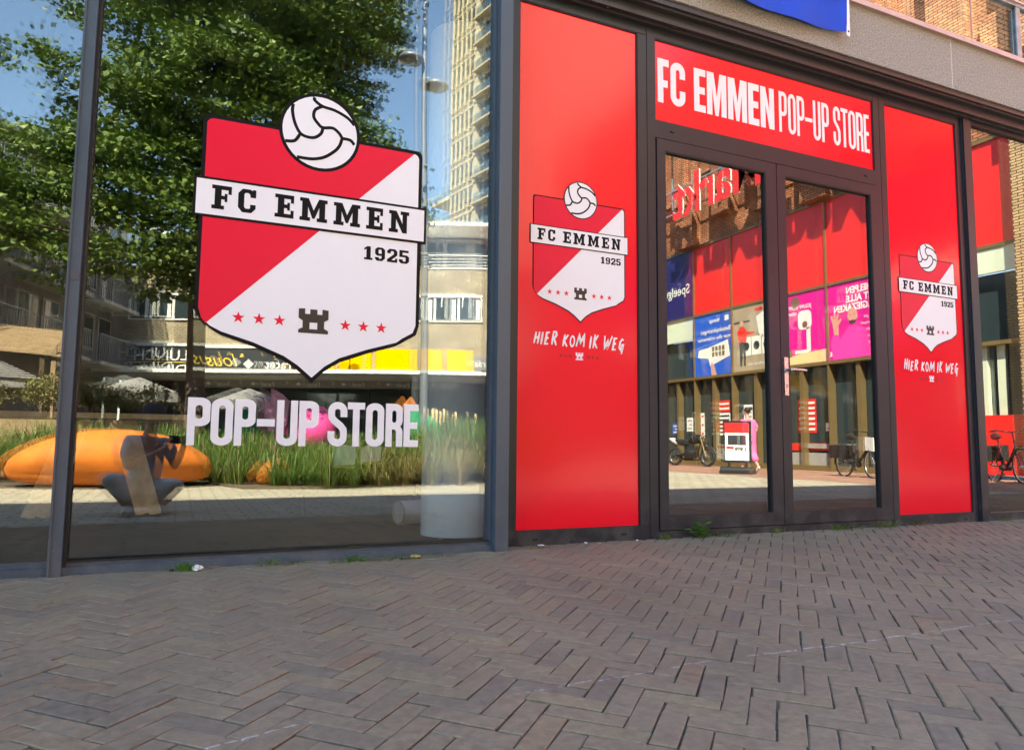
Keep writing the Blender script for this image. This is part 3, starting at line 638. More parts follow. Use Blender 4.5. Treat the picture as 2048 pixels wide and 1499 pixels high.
# handle on the right leaf: backplate with keyhole, lever pointing right
b = MB(); b.plate([rrect(3.862, 0.955, 3.898, 1.225, 0.004), circ(3.880, 1.03, 0.0055, 12)], lambda u,v,d: (u, 3.862-d, v), 0, 0.009)
b.plate([[(3.8765,1.008),(3.8835,1.008),(3.883,1.026),(3.877,1.026)]], lambda u,v,d: (u, 3.862-d, v), 0.008, 0.0095, 1)
b.tube([(3.880,3.853,1.135),(3.880,3.80,1.135)], 0.010, 14); b.tube([(3.880,3.803,1.135),(3.900,3.80,1.135),(4.005,3.80,1.134),(4.012,3.802,1.134)], [0.0115,0.0105,0.0095,0.008], 14)
b.torus((3.880,3.852,1.135), (0,1,0), 0.014, 0.003, 20, 6)
b.build('handle', [MT['steel'], MT['gasket']], d2)
# ---- right-hand window beyond the entrance bay
b = MB(); b.box(6.03, 9.0, 3.86, 3.96, -0.03, 0.075); b.box(6.03, 9.0, 3.86, 3.96, 3.36, 3.41); b.box(8.95, 9.03, 3.80, 3.96, -0.03, 3.41)
b.box(6.03, 6.04, 3.88, 3.884, 0.075, 3.36)
w3 = b.build('window', FK, shop)
sheet(w3, 'glass_pane', 6.03, 8.95, 0.07, 3.365, YR, MT['glassD']); sheet(w3, 'glass_pane', 6.03, 8.95, 0.07, 3.365, YR+0.03, MT['glassD2'], tilt=0.007)
# ---- head beam: stepped aluminium profile with a cable channel
b = MB(); b.box(-2.65, 9.03, 3.80, 3.98, 3.41, 3.47); b.box(-2.65, 9.03, 3.755, 3.98, 3.47, 3.487); b.box(-2.65, 9.03, 3.735, 3.98, 3.487, 3.525)
b.box(-2.65, 9.03, 3.835, 3.98, 3.395, 3.41)
for k in range(22): b.box(-2.3+k*0.52, -2.29+k*0.52, 3.81, 3.822, 3.40, 3.41)
hb = b.build('head_beam', mat('dark_beam', (0.028, 0.028, 0.031), 0.38), shop)
for x_ in (2.62, 6.72): q = MB(); q.box(x_-0.03, x_+0.03, 3.722, 3.735, 3.49, 3.53); q.box(x_-0.012, x_+0.012, 3.715, 3.722, 3.475, 3.54); q.build('bracket', MT['gasket'], hb)
# ---- stucco fascia in panels with pale joints, coping, balustrade
b = MB()
xs = [-2.65, 1.6, 5.632, 9.03]
for a, c in zip(xs[:-1], xs[1:]): b.box(a+0.006, c-0.006, 3.72, 4.2, 3.527, 3.955)
fs_ = b.build('fascia', MT['fascia'], shop)
for x_ in xs[1:3]: b = MB(); b.box(x_-0.0055, x_+0.0055, 3.7192, 4.1, 3.527, 3.955); b.build('panel_joint', MT['joint'], fs_)
b = MB(); b.box(-2.65, 9.03, 3.69, 4.4, 3.957, 3.972); b.box(-2.65, 9.03, 3.684, 3.69, 3.945, 3.985); b.build('coping', MT['pink_rail'], shop)
bal = MB(); bal.box(-2.65, 9.03, 3.735, 3.785, 4.50, 4.53); rail = bal.build('balustrade_rail', MT['galv'], shop)
q = MB(); q.box(-2.65, 9.03, 3.722, 3.80, 4.531, 4.55); q.build('handrail', MT['pink_rail'], rail)
px_ = [0.9, 2.78, 4.66, 6.60, 8.45]
for x_ in px_:
    q = MB(); q.box(x_-0.03, x_+0.03, 3.74, 3.748, 3.90, 4.50); q.box(x_-0.03, x_+0.03, 3.80, 3.808, 3.96, 4.50); q.box(x_-0.006, x_+0.006, 3.748, 3.80, 3.96, 4.50)
    q.tube([(x_, 3.742, 4.02), (x_, 3.73, 4.02)], 0.008, 6); q.build('balustrade_post', MT['galv'], rail)
for a, c in zip(px_[:-1], px_[1:]):
    mid = (a+c)/2+0.35
    for e0, e1 in ((a+0.035, mid-0.006), (mid+0.006, c-0.035)): pane(rail, 'balustrade_glass', e0, e1, 3.99, 4.49, 3.76, MT['glassB'], 0.01)
    q = MB(); q.box(mid-0.006, mid-0.002, 3.757, 3.773, 3.99, 4.49); q.box(mid+0.002, mid+0.006, 3.757, 3.773, 3.99, 4.49); q.build('glass_edge', MT['pink_rail'], rail)
# upper storeys set back behind the balcony, roof, flanks
b = MB(); b.box(-13, 12, 4.4, 5.2, 3.80, 3.96)
b.build('balcony_slab', MT['fascia'], shop)
b = MB(); b.box(-13, 12, 5.2, 16, 3.97, 9.35); up_ = b.build('upper_wall', MT['yellow_brick'], shop)
for x_, wd in ((6.1, 1.9), (9.7, 1.9), (2.6, 1.9)):
    q = MB(); q.box(x_, x_+wd, 5.12, 5.198, 4.05, 6.5); wn = q.build('window', MT['cream_dark'], shop)
    q = MB(); q.box(x_+0.08, x_+wd/2-0.04, 5.10, 5.118, 4.13, 6.42); q.box(x_+wd/2+0.04, x_+wd-0.08, 5.10, 5.118, 4.13, 6.42); q.build('pane', MT['winglass'], wn)
b = MB(); b.box(-13, 12, 3.6, 5.19, 6.9, 7.1); b.build('upper_balcony', MT['fascia'], shop)
# the rest of the ground floor, left and right of what the camera sees
for e0, e1 in ((-13, -2.65), (9.03, 12)): b = MB(); b.box(e0, e1, 3.75, 4.1, -0.12, 3.95); b.build('ground_floor_wall', MT['grey_brick'], shop)
# interior
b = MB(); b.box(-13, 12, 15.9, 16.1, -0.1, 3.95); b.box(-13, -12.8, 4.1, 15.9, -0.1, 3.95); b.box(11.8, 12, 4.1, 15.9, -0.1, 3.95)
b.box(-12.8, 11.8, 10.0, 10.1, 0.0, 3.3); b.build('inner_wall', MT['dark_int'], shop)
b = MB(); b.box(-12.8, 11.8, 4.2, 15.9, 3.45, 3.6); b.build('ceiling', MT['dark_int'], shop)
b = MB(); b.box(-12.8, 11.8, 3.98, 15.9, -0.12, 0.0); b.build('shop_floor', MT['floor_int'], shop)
b = MB(); b.lathe([(0.235, 0.0), (0.235, 3.45)], (1.71, 4.64, 0), 48); b.build('column', MT['column'], shop)

# ---- things inside the shop
t = thing('trestle_table', 'pale wooden trestle table standing just behind the left shop window', 'table', (-0.55, 6.7, 0))
b = MB(); b.box(-1.25, 0.15, 6.3, 7.1, 0.76, 0.80); b.build('table_top', MT['wood'], t)
def plank(a, c, wd, th=0.03, mi=0):
    b = MB(); b.bar(a, c, wd, th, mi, (0,1,0)); return b
for s_, y_ in ((-1, 6.62), (1, 6.66)):
    for o_ in (-0.048, 0.048):
        b = MB(); xt = -0.42 if s_ > 0 else -0.72
        xb = -0.19 if s_ > 0 else -0.97
        b.bar((xb+o_, y_, 0.0), (xt+o_, y_+0.05, 0.76), 0.09, 0.03, 0, (0,1,0)); b.build('leg', MT['wood'], t)
t = MB(); t.tube([(1.46,5.15,0.10),(1.46+0.9,5.35,0.10)], 0.085, 28, caps=False); rl = t.build('paper_roll', MT['paper'], None, None, label='white paper roll lying on the shop floor behind the round column', cat='paper roll')
q = MB(); q.torus((1.46,5.15,0.10), (0.976,0.217,0), 0.082, 0.006, 28, 6); q.build('rim', MT['card'], rl)
# two paper bags on hooks of a clothes rail
t = thing('clothes_rail', 'thin clothes rail with two hanging pale bags inside the shop window', 'clothes rail', (1.35, 6.2, 0))
b = MB(); b.tube([(0.9,6.2,0.62),(1.95,6.2,0.62)], 0.012, 8); b.tube([(0.95,6.2,0.0),(0.95,6.2,0.62)], 0.012, 8); b.tube([(1.9,6.2,0.0),(1.9,6.2,0.62)], 0.012, 8); b.build('rail', MT['blackmetal'], t)
for k, x_ in enumerate((1.28, 1.5)):
    b = MB(); b.plate([[(x_-0.09,0.40+0.03*k),(x_+0.08,0.41+0.03*k),(x_+0.085,0.56),(x_-0.01,0.575),(x_-0.085,0.555)]], lambda u,v,d: (u, 6.2-d, v), -0.03, 0.03); bb = b.build('bag', MT['column'], t)
    q = MB(); q.box(x_-0.095, x_+0.085, 6.16, 6.24, 0.385+0.03*k, 0.40+0.03*k); q.build('hem', MT['gold'], bb)

# ================================================================== CRESTS, SIGNS
def crest(root, F, cx, cz, s, d, border, red_base=False):
    """The club crest: banner centre at (cx, cz); s scales the 1.18 m wide window version."""
    K = border
    def T(pts): return [(cx+a*s, cz+b_*s) for a, b_ in pts]
    def low(o):   # lower outline, right to left, o = outward offset
        rr_ = 0.545+o
        q = [(rr_, 0.12), (rr_, -0.56)] + [(rr_-0.015-0.03*k, -0.60-0.018*k-o*0.6) for k in range(3)]
        q += [(0.44, -0.659-o), (0.277, -0.709-o*1.1), (0.138, -0.761-o*1.2), (0.065, -0.808-o*1.3), (0.002, -0.868-o*1.5)]
        q += [(-0.07, -0.808-o*1.3), (-0.138, -0.765-o*1.2), (-0.285, -0.706-o*1.1), (-0.437, -0.662-o), (-0.49, -0.636-o*.7), (-0.53, -0.60-o*.4), (-rr_, -0.55), (-rr_, 0.12)]
        return q
    def whole(o):
        rr_ = 0.545+o; tp = 0.402+o
        return [(rr_, tp-0.03)] + earc(rr_-0.03, tp-0.03, 0.03, 0.03, 10, 90, 4) + earc(-rr_+0.03, tp-0.03, 0.03, 0.03, 90, 170, 4) + [(-rr_, tp-0.03)] + low(o)[::-1][0:] 
    sh = MB(); sh.plate([T(whole(K))], F, 0, d, 1)
    # white field, then red field upper left of the diagonal
    sh.plate([T(whole(0))], F, d-0.0002, d+0.0008, 0)
    redp = [(0.518, 0.402), (-0.515, 0.402)] + earc(-0.515, 0.372, 0.03, 0.03, 90, 180, 4) + [(-0.545, -0.55), (-0.53, -0.60), (-0.509, -0.626)]
    sh.plate([T(redp)], F, d+0.0006, d+0.0014, 2)
    shd = sh.build('shield', [MT['white'], MT['black'], MT['red_flat']], root)
    bl = MB(); bc = (0.003, 0.427)
    bl.plate([T(circ(bc[0], bc[1], 0.1925+K*0.9))], F, d+0.001, d+0.0022, 1)
    bl.plate([T(circ(bc[0], bc[1], 0.1925))], F, d+0.002, d+0.003, 0)
    seams = [[(-0.140, 0.555), (-0.143, 0.518), (-0.13, 0.459), (-0.103, 0.408), (-0.07, 0.392), (-0.028, 0.394), (0.005, 0.421), (0.015, 0.453)],
             [(-0.031, 0.612), (-0.032, 0.597), (0.009, 0.572), (0.074, 0.562), (0.141, 0.535), (0.180, 0.50)],
             [(0.009, 0.572), (-0.028, 0.545), (-0.034, 0.505), (-0.01, 0.472), (0.015, 0.456), (0.066, 0.463), (0.1, 0.441), (0.117, 0.416)],
             [(0.117, 0.416), (0.105, 0.375), (0.081, 0.341), (0.028, 0.298), (-0.035, 0.277), (-0.112, 0.275)],
             [(0.117, 0.416), (0.160, 0.414), (0.182, 0.392)], [(-0.102, 0.397), (-0.127, 0.359), (-0.173, 0.350)]]
    for i, p in enumerate(seams):
        q = smooth(p, 5); bl.plate([T(buf(q, 0.0165))], F, d+0.0028, d+0.0034+0.0002*i, 1)
    bl.build('football', [MT['white'], MT['black']], root)
    bn = MB(); bn.plate([T([(-0.5925-0, -0.1005), (0.5925, -0.1005), (0.5925, 0.1005), (-0.5925, 0.1005)])], F, d+0.001, d+0.0042, 1)
    e = min(0.0125, K*0.75)
    bn.plate([T([(-0.5925+e, -0.1005+e), (0.5925-e, -0.1005+e), (0.5925-e, 0.1005-e), (-0.5925+e, 0.1005-e)])], F, d+0.004, d+0.005, 0)
    ban = bn.build('banner', [MT['white'], MT['black']], root)
    lt = MB()
    for ch, x0, x1 in (('F',-.509,-.418),('C',-.387,-.303),('E',-.211,-.118),('M',-.088,.052),('M',.085,.225),('E',.258,.348),('N',.382,.494)):
        w_, c = slab(ch); lt.plate([T(q) for q in put(c, x0, -0.056, (x1-x0)/w_, 0.120)], F, d+0.005, d+0.006)
    lt.build('lettering', MT['black'], ban)
    yr = MB()
    for ch, x0, x1 in (('1',.253,.298),('9',.312,.366),('2',.378,.434),('5',.444,.5)):
        w_, c = slab(ch); yr.plate([T(q) for q in put(c, x0, -0.223, (x1-x0)/w_, 0.073)], F, d+0.0008, d+0.002)
    yr.build('year_number', MT['black'], shd)
    for x_ in (-.361,-.264,-.166,.165,.26,.356):
        st = MB(); st.plate([T(star(x_, -0.587, 0.031))], F, d+0.0008, d+0.002); st.build('star', MT['red_flat'], root)
    cs = MB(); cs.plate([T(c) for c in castle(0.002, -0.641, 0.150, 0.127)], F, d+0.0008, d+0.002); cs.build('castle_emblem', MT['brown_black'], root)
PY = 3.882
t = thing('window_crest', 'large red and white club crest with football stuck on the left shop window', 'crest sticker', (0.6, YL, 1.79))
crest(t, FL, 0.6, 1.793, 1.0, 0.002, 0.019)
t = thing('window_lettering', 'white capitals reading POP-UP STORE on the left shop window', 'window lettering', (0.6, YL, 0.57))
b = MB(); block_line(b, [('P',.032,.133),('O',.137,.236),('P',.243,.340),('-',.345,.433),('U',.440,.541),('P',.548,.645),('S',.692,.790),('T',.792,.882),('O',.888,.985),('R',.994,1.086),('E',1.093,1.174)], 0.577, 0.805, FL, 0.001, 0.003, 0.0345, 0.036)
b.build('lettering', MT['white'], t)
def red_panel(x0, x1, z0, z1, cx, cz, lab, grp):
    t = thing('red_banner_panel', lab, 'banner panel', ((x0+x1)/2, YR, z0), grp)
    b = MB(); b.box(x0, x1, PY, PY+0.02, z0, z1); b.build('panel', MT['red'], t)
    F = lambda u, v, d: (u, PY-d, v)
    crest(t, F, cx, cz, 0.592, 0.0015, 0.012)
    b = MB(); hand_line(b, 'HIER KOM IK WEG', F, cx-0.322, cx+0.325, cz-0.672, 0.072, 0.0015); b.build('script_lettering', MT['white'], t)
    b = MB(); b.plate(castle(cx-0.005, cz-0.755, 0.052, 0.047), F, 0, 0.0015); b.build('castle_emblem', MT['white'], t)
    for k in (-3,-2,-1,1,2,3):
        b = MB(); b.plate([star(cx-0.005+k*0.033+(0.03 if k > 0 else -0.03), cz-0.733, 0.0105)], F, 0, 0.0015); b.build('star', MT['brown_black'], t)
red_panel(1.796, 2.646, 0.10, 3.326, 2.224, 1.869, 'tall red panel with club crest between the left window and the doors', 'red crest panels beside the doors')
red_panel(5.009, 5.855, 0.089, 3.326, 5.448, 1.878, 'tall red panel with club crest to the right of the double doors', 'red crest panels beside the doors')
t = thing('shop_sign', 'wide red sign panel with white shop name above the glass double doors', 'sign', (3.83, YR, 2.76))
b = MB(); b.box(2.796, 4.865, PY, PY+0.02, 2.762, 3.321); b.build('panel', MT['red'], t)
b = MB(); F = lambda u, v, d: (u, PY-d, v)
block_line(b, [('F',2.821,2.912),('C',2.927,3.049),('E',3.125,3.224),('M',3.237,3.408),('M',3.423,3.594),('E',3.608,3.707),('N',3.722,3.851)], 2.895, 3.204, F, 0.0, 0.002, 0.045, 0.05)
block_line(b, [('P',3.899,3.974),('O',3.988,4.062),('P',4.075,4.148),('-',4.155,4.230),('U',4.239,4.313),('P',4.327,4.400),('S',4.447,4.520),('T',4.530,4.601),('O',4.609,4.683),('R',4.694,4.766),('E',4.777,4.834)], 2.895, 3.204, F, 0.0, 0.002, 0.0235, 0.029)
b.build('lettering', MT['white'], t)
# ---- blue flag hanging over the fascia
def flag():
    nx, nz = 40, 14; vs = []
    for j in range(nz+1):
        for i in range(nx+1):
            a = i/nx; c = j/nz; x = 2.3+a*2.075
            zb = 3.655 + 0.10*(1-a)**2 - 0.055*math.sin(math.pi*a); z = zb + (4.56-zb)*c
            vs.append((x - 0.02*(1-c), 3.66 + 0.016*math.sin(9*a+2*c) + 0.012*math.sin(21*a+1.3)*(1-c) - 0.012*(1-c), z))
    return vs, [(j*(nx+1)+i, j*(nx+1)+i+1, (j+1)*(nx+1)+i+1, (j+1)*(nx+1)+i) for j in range(nz) for i in range(nx)]
t = thing('flag', 'plain royal blue flag with white hem hanging over the grey fascia', 'flag', (3.3, 3.66, 3.65))
b = MB(); v_, f_ = flag(); b.add(v_, f_, 0, True); b.add([(x, y+0.002, z) for x, y, z in v_], [q[::-1] for q in f_], 0, True); b.build('cloth', MT['blue_flag'], t)
b = MB(); b.tube([(4.358, 3.655, 3.635), (4.366, 3.65, 4.0), (4.378, 3.657, 4.55)], 0.001, 4)
b.add([(4.352,3.650,3.628),(4.385,3.650,3.622),(4.40,3.655,4.56),(4.372,3.655,4.56),(4.352,3.653,3.628),(4.385,3.653,3.622),(4.40,3.658,4.56),(4.372,3.658,4.56)], [(0,1,2,3),(7,6,5,4),(0,4,5,1),(1,5,6,2),(3,7,4,0)]); b.tube([(4.37,3.648,3.66),(4.37,3.651,3.66)], 0.008, 10, 1)
b.build('hem', [MT['white'], MT['gasket']], t)
b = MB(); b.plate([circ(4.22, 4.03, 0.13, 30), circ(4.22, 4.03, 0.075, 24)], lambda u,v,d: (u, 3.634-d, v), -0.001, 0.0); b.build('white_mark', MT['white'], t)

# ================================================================== WEEDS AND LITTER ALONG THE FOOT
def weed(x, y, n, h, lab, dry=0.2, spread=0.05, name='weed'):
    n = int(n*1.7); h *= 1.25; spread *= 1.35
    b = MB()
    for k in range(n):
        a = rnd.uniform(0, 2*math.pi); r0 = abs(rnd.gauss(0, spread*0.3)); l = h*rnd.uniform(0.5, 1.1); ln = rnd.uniform(0.3, 1.0)*spread
        bx = x+r0*math.cos(a)*1.8; by = y-0.01-abs(r0*math.sin(a)); z0 = gz(by)-0.01; wd = rnd.uniform(0.0012, 0.0026)
        d = Vector((math.cos(a), -abs(math.sin(a))*0.7, 0)); sd_ = Vector((-d.y, d.x, 0)).normalized()*wd; pts = []
        for s_ in (0, .35, .7, 1.0): pts.append(Vector((bx, by, z0)) + d*ln*s_**1.6 + Vector((0, 0, l*(s_-0.25*s_*s_))))
        vs = []
        for s_, p in zip((1, 1, .7, .1), pts): vs += [p-sd_*s_, p+sd_*s_]
        b.add(vs, [(0,1,3,2),(2,3,5,4),(4,5,7,6)], 1 if rnd.random() < dry else 0)
    return b.build(name, [MT['weed'], MT['weed_dry']], None, (x, y, gz(y)), label=lab, cat='weed', group='weeds growing along the foot of the shopfront')
weed(0.05, 3.73, 60, 0.06, 'bright green grass tuft beside the crumpled white tissue')
weed(0.42, 3.73, 34, 0.055, 'thin seeding weed under the letter U of the window lettering', 0.35, 0.06)
weed(0.55, 3.73, 22, 0.04, 'small pale tuft between two taller weeds under the big window', 0.5)
weed(0.83, 3.72, 60, 0.05, 'low spreading weed with seed heads under the word STORE', 0.3, 0.09)
weed(1.06, 3.72, 46, 0.035, 'flat green weed beside a yellow leaf under the big window', 0.2, 0.08)
weed(1.30, 3.72, 26, 0.03, 'dry grey weed near the slate blue corner post', 0.9, 0.06)
weed(1.92, 3.80, 26, 0.03, 'tiny yellowish weed under the left red panel', 0.5, 0.05)
weed(2.83, 3.86, 40, 0.05, 'dry weed at the post between red panel and doors', 0.6, 0.05)
weed(3.29, 3.86, 40, 0.04, 'low thin weed under the left door leaf', 0.4, 0.09)
weed(3.75, 3.86, 30, 0.045, 'small upright weed near the meeting stiles of the doors', 0.4, 0.03)
weed(4.33, 3.86, 44, 0.05, 'green star-shaped weed under the right door leaf', 0.2, 0.06)
weed(4.50, 3.86, 20, 0.035, 'faint pale weed right of the green star-shaped weed', 0.8, 0.06)
weed(4.80, 3.86, 50, 0.07, 'tall dry weed at the right jamb of the doors', 0.5, 0.08)
weed(5.18, 3.86, 26, 0.05, 'wispy dry weed under the right red panel', 0.8, 0.08)
weed(6.21, 3.84, 30, 0.04, 'dry weed under the window right of the entrance', 0.8, 0.06)
def broad_weed():
    b = MB(); x, y = 3.07, 3.86; z0 = gz(y)
    for k in range(34):
        a = rnd.uniform(0, 2*math.pi); l = rnd.uniform(0.025, 0.055); ln = rnd.uniform(0.01, 0.065); z = z0+rnd.uniform(0.008, 0.085)
        c = Vector((x+math.cos(a)*ln, y-0.02-abs(math.sin(a))*ln*0.5, z)); d = Vector((math.cos(a), -abs(math.sin(a)), rnd.uniform(-.1, .6))).normalized(); s_ = d.cross(Vector((0,0,1))).normalized()
        n = d.cross(s_); vs = [c]+[c + d*l*p + s_*l*q + n*0.004*q*q*40*l for p, q in ((.25,.36),(.6,.42),(.9,.2),(1.05,0),(.9,-.2),(.6,-.42),(.25,-.36))]
        b.add(vs, [(0,i,i+1) for i in range(1,7)])
        b.tube([(x, y-0.01, z0), c], 0.0012, 4)
    return b.build('weed', MT['weed'], None, (x, y, z0), label='broad-leaved bright green weed under the left door leaf', cat='weed', group='weeds growing along the foot of the shopfront')
broad_weed()
def crumple(name, x, y, r, m_, lab, cat, sq=0.6, sub=3, amp=0.5):
    bm = bmesh.new(); bmesh.ops.create_icosphere(bm, subdivisions=sub, radius=r)
    o = Vector((x*7, y*5, r*31))
    for v in bm.verts:
        n = v.co.normalized(); v.co *= 1 + amp*mnoise.noise(n*2.1+o) + amp*0.35*mnoise.noise(n*6+o); v.co.z *= sq
    b = MB(); z = gz(y)+r*sq*0.75; bm.verts.ensure_lookup_table()
    b.add([(v.co.x+x, v.co.y+y, v.co.z+z) for v in bm.verts], [tuple(v.index for v in f.verts) for f in bm.faces]); bm.free()
    return b.build(name, m_, None, (x, y, gz(y)), label=lab, cat=cat)
crumple('crumpled_tissue', 0.105, 3.69, 0.021, MT['paper'], 'crumpled white tissue on the paving below the big window', 'litter')
crumple('paper_scrap', 1.94, 3.84, 0.02, MT['paper'], 'flat white paper scrap below the left red panel', 'litter', 0.22)
crumple('pebble', 2.24, 3.84, 0.008, MT['paper'], 'small white crumb under the middle of the left red panel', 'litter')
crumple('dry_leaf', 2.31, 3.80, 0.012, mat('yellow_leaf', (0.45,0.36,0.09), 0.7), 'small yellow leaf under the left red panel', 'leaf', 0.3)
crumple('dry_leaf', 1.14, 3.69, 0.028, bpy.data.materials['yellow_leaf'], 'curled yellow leaf beside the flat weed under the big window', 'leaf', 0.25)
crumple('pebble', 2.6, 3.83, 0.007, MT['paper'], 'tiny white crumb near the post left of the doors', 'litter')
crumple('pebble', 0.0, 3.70, 0.009, MT['gasket'], 'black crumb left of the crumpled white tissue', 'litter', 0.5)
# ================================================================== THE PLACE ACROSS THE STREET (seen in the glass)
def frame(O, n):
    n = Vector((n[0], n[1], 0)).normalized(); u = Vector((-n.y, n.x, 0)); O = Vector(O)
    def F(a, b, c): p = O + u*a + n*c; return (p.x, p.y, O.z + b)
    return F
# ---------------- beige brick building with shops and a canopy
SN, CN = math.sin(yaw), math.cos(yaw)
FG = frame((-2.22, -23.95, 0), (-SN, CN))
bd = thing('brick_building', 'beige brick building with strip windows and dark shop signs above a long canopy', 'building', (4.3, -21, GB), 'buildings round the square')
b = MB(); b.fbox(FG, -14.34, 0, 2.9, 7.30, -9, 0); b.build('wall', MT['beige_brick'], bd)
b = MB(); b.fbox(FG, -14.40, 0.02, 7.30, 7.36, -9, 0.04); b.build('parapet', MT['whiteframe'], bd)
b = MB(); b.fbox(FG, -13.9, -0.6, 7.36, 8.95, -9, -1.6); top = b.build('top_storey', MT['canopygrey'], bd)
b = MB(); b.fbox(FG, -14.36, -10.9, 9.02, 9.14, -9, 0.1); b.fbox(FG, -10.9, 0, 8.95, 9.05, -9, -1.2); b.build('roof', MT['whiteframe'], bd)
for a, c in ((-14.0,-13.6),(-13.2,-12.4),(-12.2,-11.3),(-9,-7),(-6,-4),(-3,-1.2)):
    b = MB(); b.fbox(FG, a, c, 7.5, 8.75, -1.6, -1.57); b.build('window', MT['winglass'], top)
for a, c in ((-14.3,-11.2),(-11.2,-8),(-8,-4.5),(-4.5,-0.3)):
    b = MB()
    for z_ in (7.5, 7.62, 7.74): b.tube([FG(a,z_,-0.15), FG(c,z_,-0.15)], 0.014, 5)
    b.tube([FG(a,7.88,-0.15), FG(c,7.88,-0.15)], 0.026, 6); b.tube([FG(a+.03,7.36,-0.15), FG(a+.03,7.88,-0.15)], 0.02, 5); b.tube([FG(c-.03,7.36,-0.15), FG(c-.03,7.88,-0.15)], 0.02, 5)
    b.build('balcony_railing', MT['whiteframe'], bd)
def bwin(a, c, z0, z1, sub=2):
    b = MB(); b.fbox(FG, a, c, z1, z1+0.1, 0, 0.09); b.fbox(FG, a, c, z0-0.05, z0, 0, 0.07); b.fbox(FG, a, a+0.07, z0, z1, 0, 0.05); b.fbox(FG, c-0.07, c, z0, z1, 0, 0.05)
    for k in range(1, sub): x_ = a+(c-a)*k/sub; b.fbox(FG, x_-0.05, x_+0.05, z0, z1, 0, 0.05)
    w_ = b.build('window', MT['whiteframe'], bd); q = MB(); q.fbox(FG, a+0.07, c-0.07, z0, z1, 0, 0.012); q.build('pane', MT['winglass'], w_)
    q = MB()
    for k in range(sub): x_ = a+(c-a)*(k+0.12)/sub; q.fbox(FG, x_, x_+0.16*(c-a)/sub, z0+0.04, z1-0.04, 0.012, 0.02)
    q.build('curtain', MT['whiteframe'], w_)
    return w_
bwin(-2.85, -0.2, 5.24, 6.15, 3); bwin(-6.2, -3.3, 5.24, 6.15, 3); bwin(-10.6, -7.4, 5.24, 6.15, 3); bwin(-13.95, -11.2, 5.28, 6.18, 3)
for x_ in (-11.6, -12.4, -13.2, -13.9):
    b = MB(); b.bar(FG(x_,6.25,0.1), FG(x_,5.75,0.32), 0.03, 0.03); b.build('awning_arm', MT['whiteframe'], bd)
b = MB()
for x_ in (-3.05, -7.0): b.tube([FG(x_,2.9,0.06), FG(x_,7.3,0.06)], 0.045, 8)
b.build('downpipe', MT['whiteframe'], bd)
# canopy and shop fronts underneath
b = MB(); b.fbox(FG, -14.5, 3.0, 2.86, 3.02, 0, 2.2); b.fbox(FG, -14.5, 3.0, 3.02, 3.06, -0.0, 2.26); cn = b.build('canopy', MT['canopygrey'], bd)
b = MB(); b.fbox(FG, -14.5, 3.0, 2.97, 3.09, 2.262, 2.30); b.build('canopy_edge', MT['whiteframe'], cn)
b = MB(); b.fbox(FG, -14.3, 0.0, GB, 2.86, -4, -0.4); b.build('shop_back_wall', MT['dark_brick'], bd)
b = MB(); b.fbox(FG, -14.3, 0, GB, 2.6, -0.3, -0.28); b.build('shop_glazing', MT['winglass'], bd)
for k in range(13):
    b = MB(); x_ = -14.3+k*1.19; b.fbox(FG, x_-0.04, x_+0.04, GB, 2.86, -0.28, -0.2); b.build('shop_post', MT['frame_black'], bd)
b = MB(); b.fbox(FG, -13.2, -3.4, 2.52, 2.80, 1.2, 1.24); vl = b.build('awning_valance', MT['parasol'], bd)
b = MB()
for k in range(6): text_mb(b, 'Facet', FG, -13.0+k*1.65, 2.58, 0.22, 1.24, 1.243)
for k in range(6):
    c = -13.0+k*1.65+0.78; b.plate([[(c,2.60),(c+0.08,2.67),(c,2.74),(c-0.08,2.67)]], FG, 1.24, 1.243)
b.build('lettering', MT['whiteframe'], vl)
# shop signs on the facade
def sign(name, lab, a, c, z0, z1, m_, letters=None, lm=None, d=0.12):
    t = thing(name, lab, 'shop sign', FG((a+c)/2, z0, 0.0))
    b = MB(); b.fbox(FG, a, c, z0, z1, 0.0, d); p_ = b.build('panel', m_, t)
    return t, p_
t, p_ = sign('shop_sign', 'charcoal sign with white LUNCH and DINER lettering above the canopy', -2.82, -0.25, 3.1, 4.16, MT['signgrey'])
b = MB(); text_mb(b, 'LUNCH', FG, -2.68, 3.63, 0.56, 0.12, 0.125, sx=1.12, offset=0.004); text_mb(b, 'DINER', FG, -2.68, 3.15, 0.46, 0.12, 0.125, sx=1.45, offset=0.004); b.build('lettering', MT['whiteframe'], t)
b = MB(); b.fbox(FG, -2.70, -0.35, 3.54, 3.57, 0.12, 0.13); b.build('yellow_line', MT['gold'], t)
b = MB(); b.fbox(FG, -2.86, -0.22, 4.17, 4.27, 0.0, 0.16); b.build('white_cap', MT['whiteframe'], t)
t, p_ = sign('shop_sign', 'charcoal sign with yellow script reading Chez Nous beside the tree trunk', -6.9, -3.25, 3.1, 4.1, MT['signgrey'])
b = MB(); text_mb(b, 'Chez Nous', FG, -6.75, 3.42, 0.72, 0.12, 0.125, sx=1.0, shear=0.45); b.build('lettering', MT['gold'], t)
b = MB(); b.fbox(FG, -6.94, -3.2, 4.11, 4.21, 0.0, 0.16); b.build('white_cap', MT['whiteframe'], t)
t = thing('shop_sign', 'small charcoal sign with white diamond and the word Facet on the canopy', 'shop sign', FG(-6.3, 3.07, 2.0))
b = MB(); b.fbox(FG, -7.35, -5.3, 3.09, 3.54, 2.0, 2.1); b.build('panel', MT['signgrey'], t)
b = MB(); text_mb(b, 'Facet', FG, -7.25, 3.15, 0.42, 2.10, 2.105, offset=0.008); b.plate([[(-5.72,3.13),(-5.52,3.30),(-5.72,3.47),(-5.92,3.30)]], FG, 2.10, 2.105)
b.build('lettering', MT['whiteframe'], t)
t = thing('shop_sign', 'long bright yellow sign boards leaning back above the canopy', 'shop sign', FG(-10.4, 3.1, 1.2))
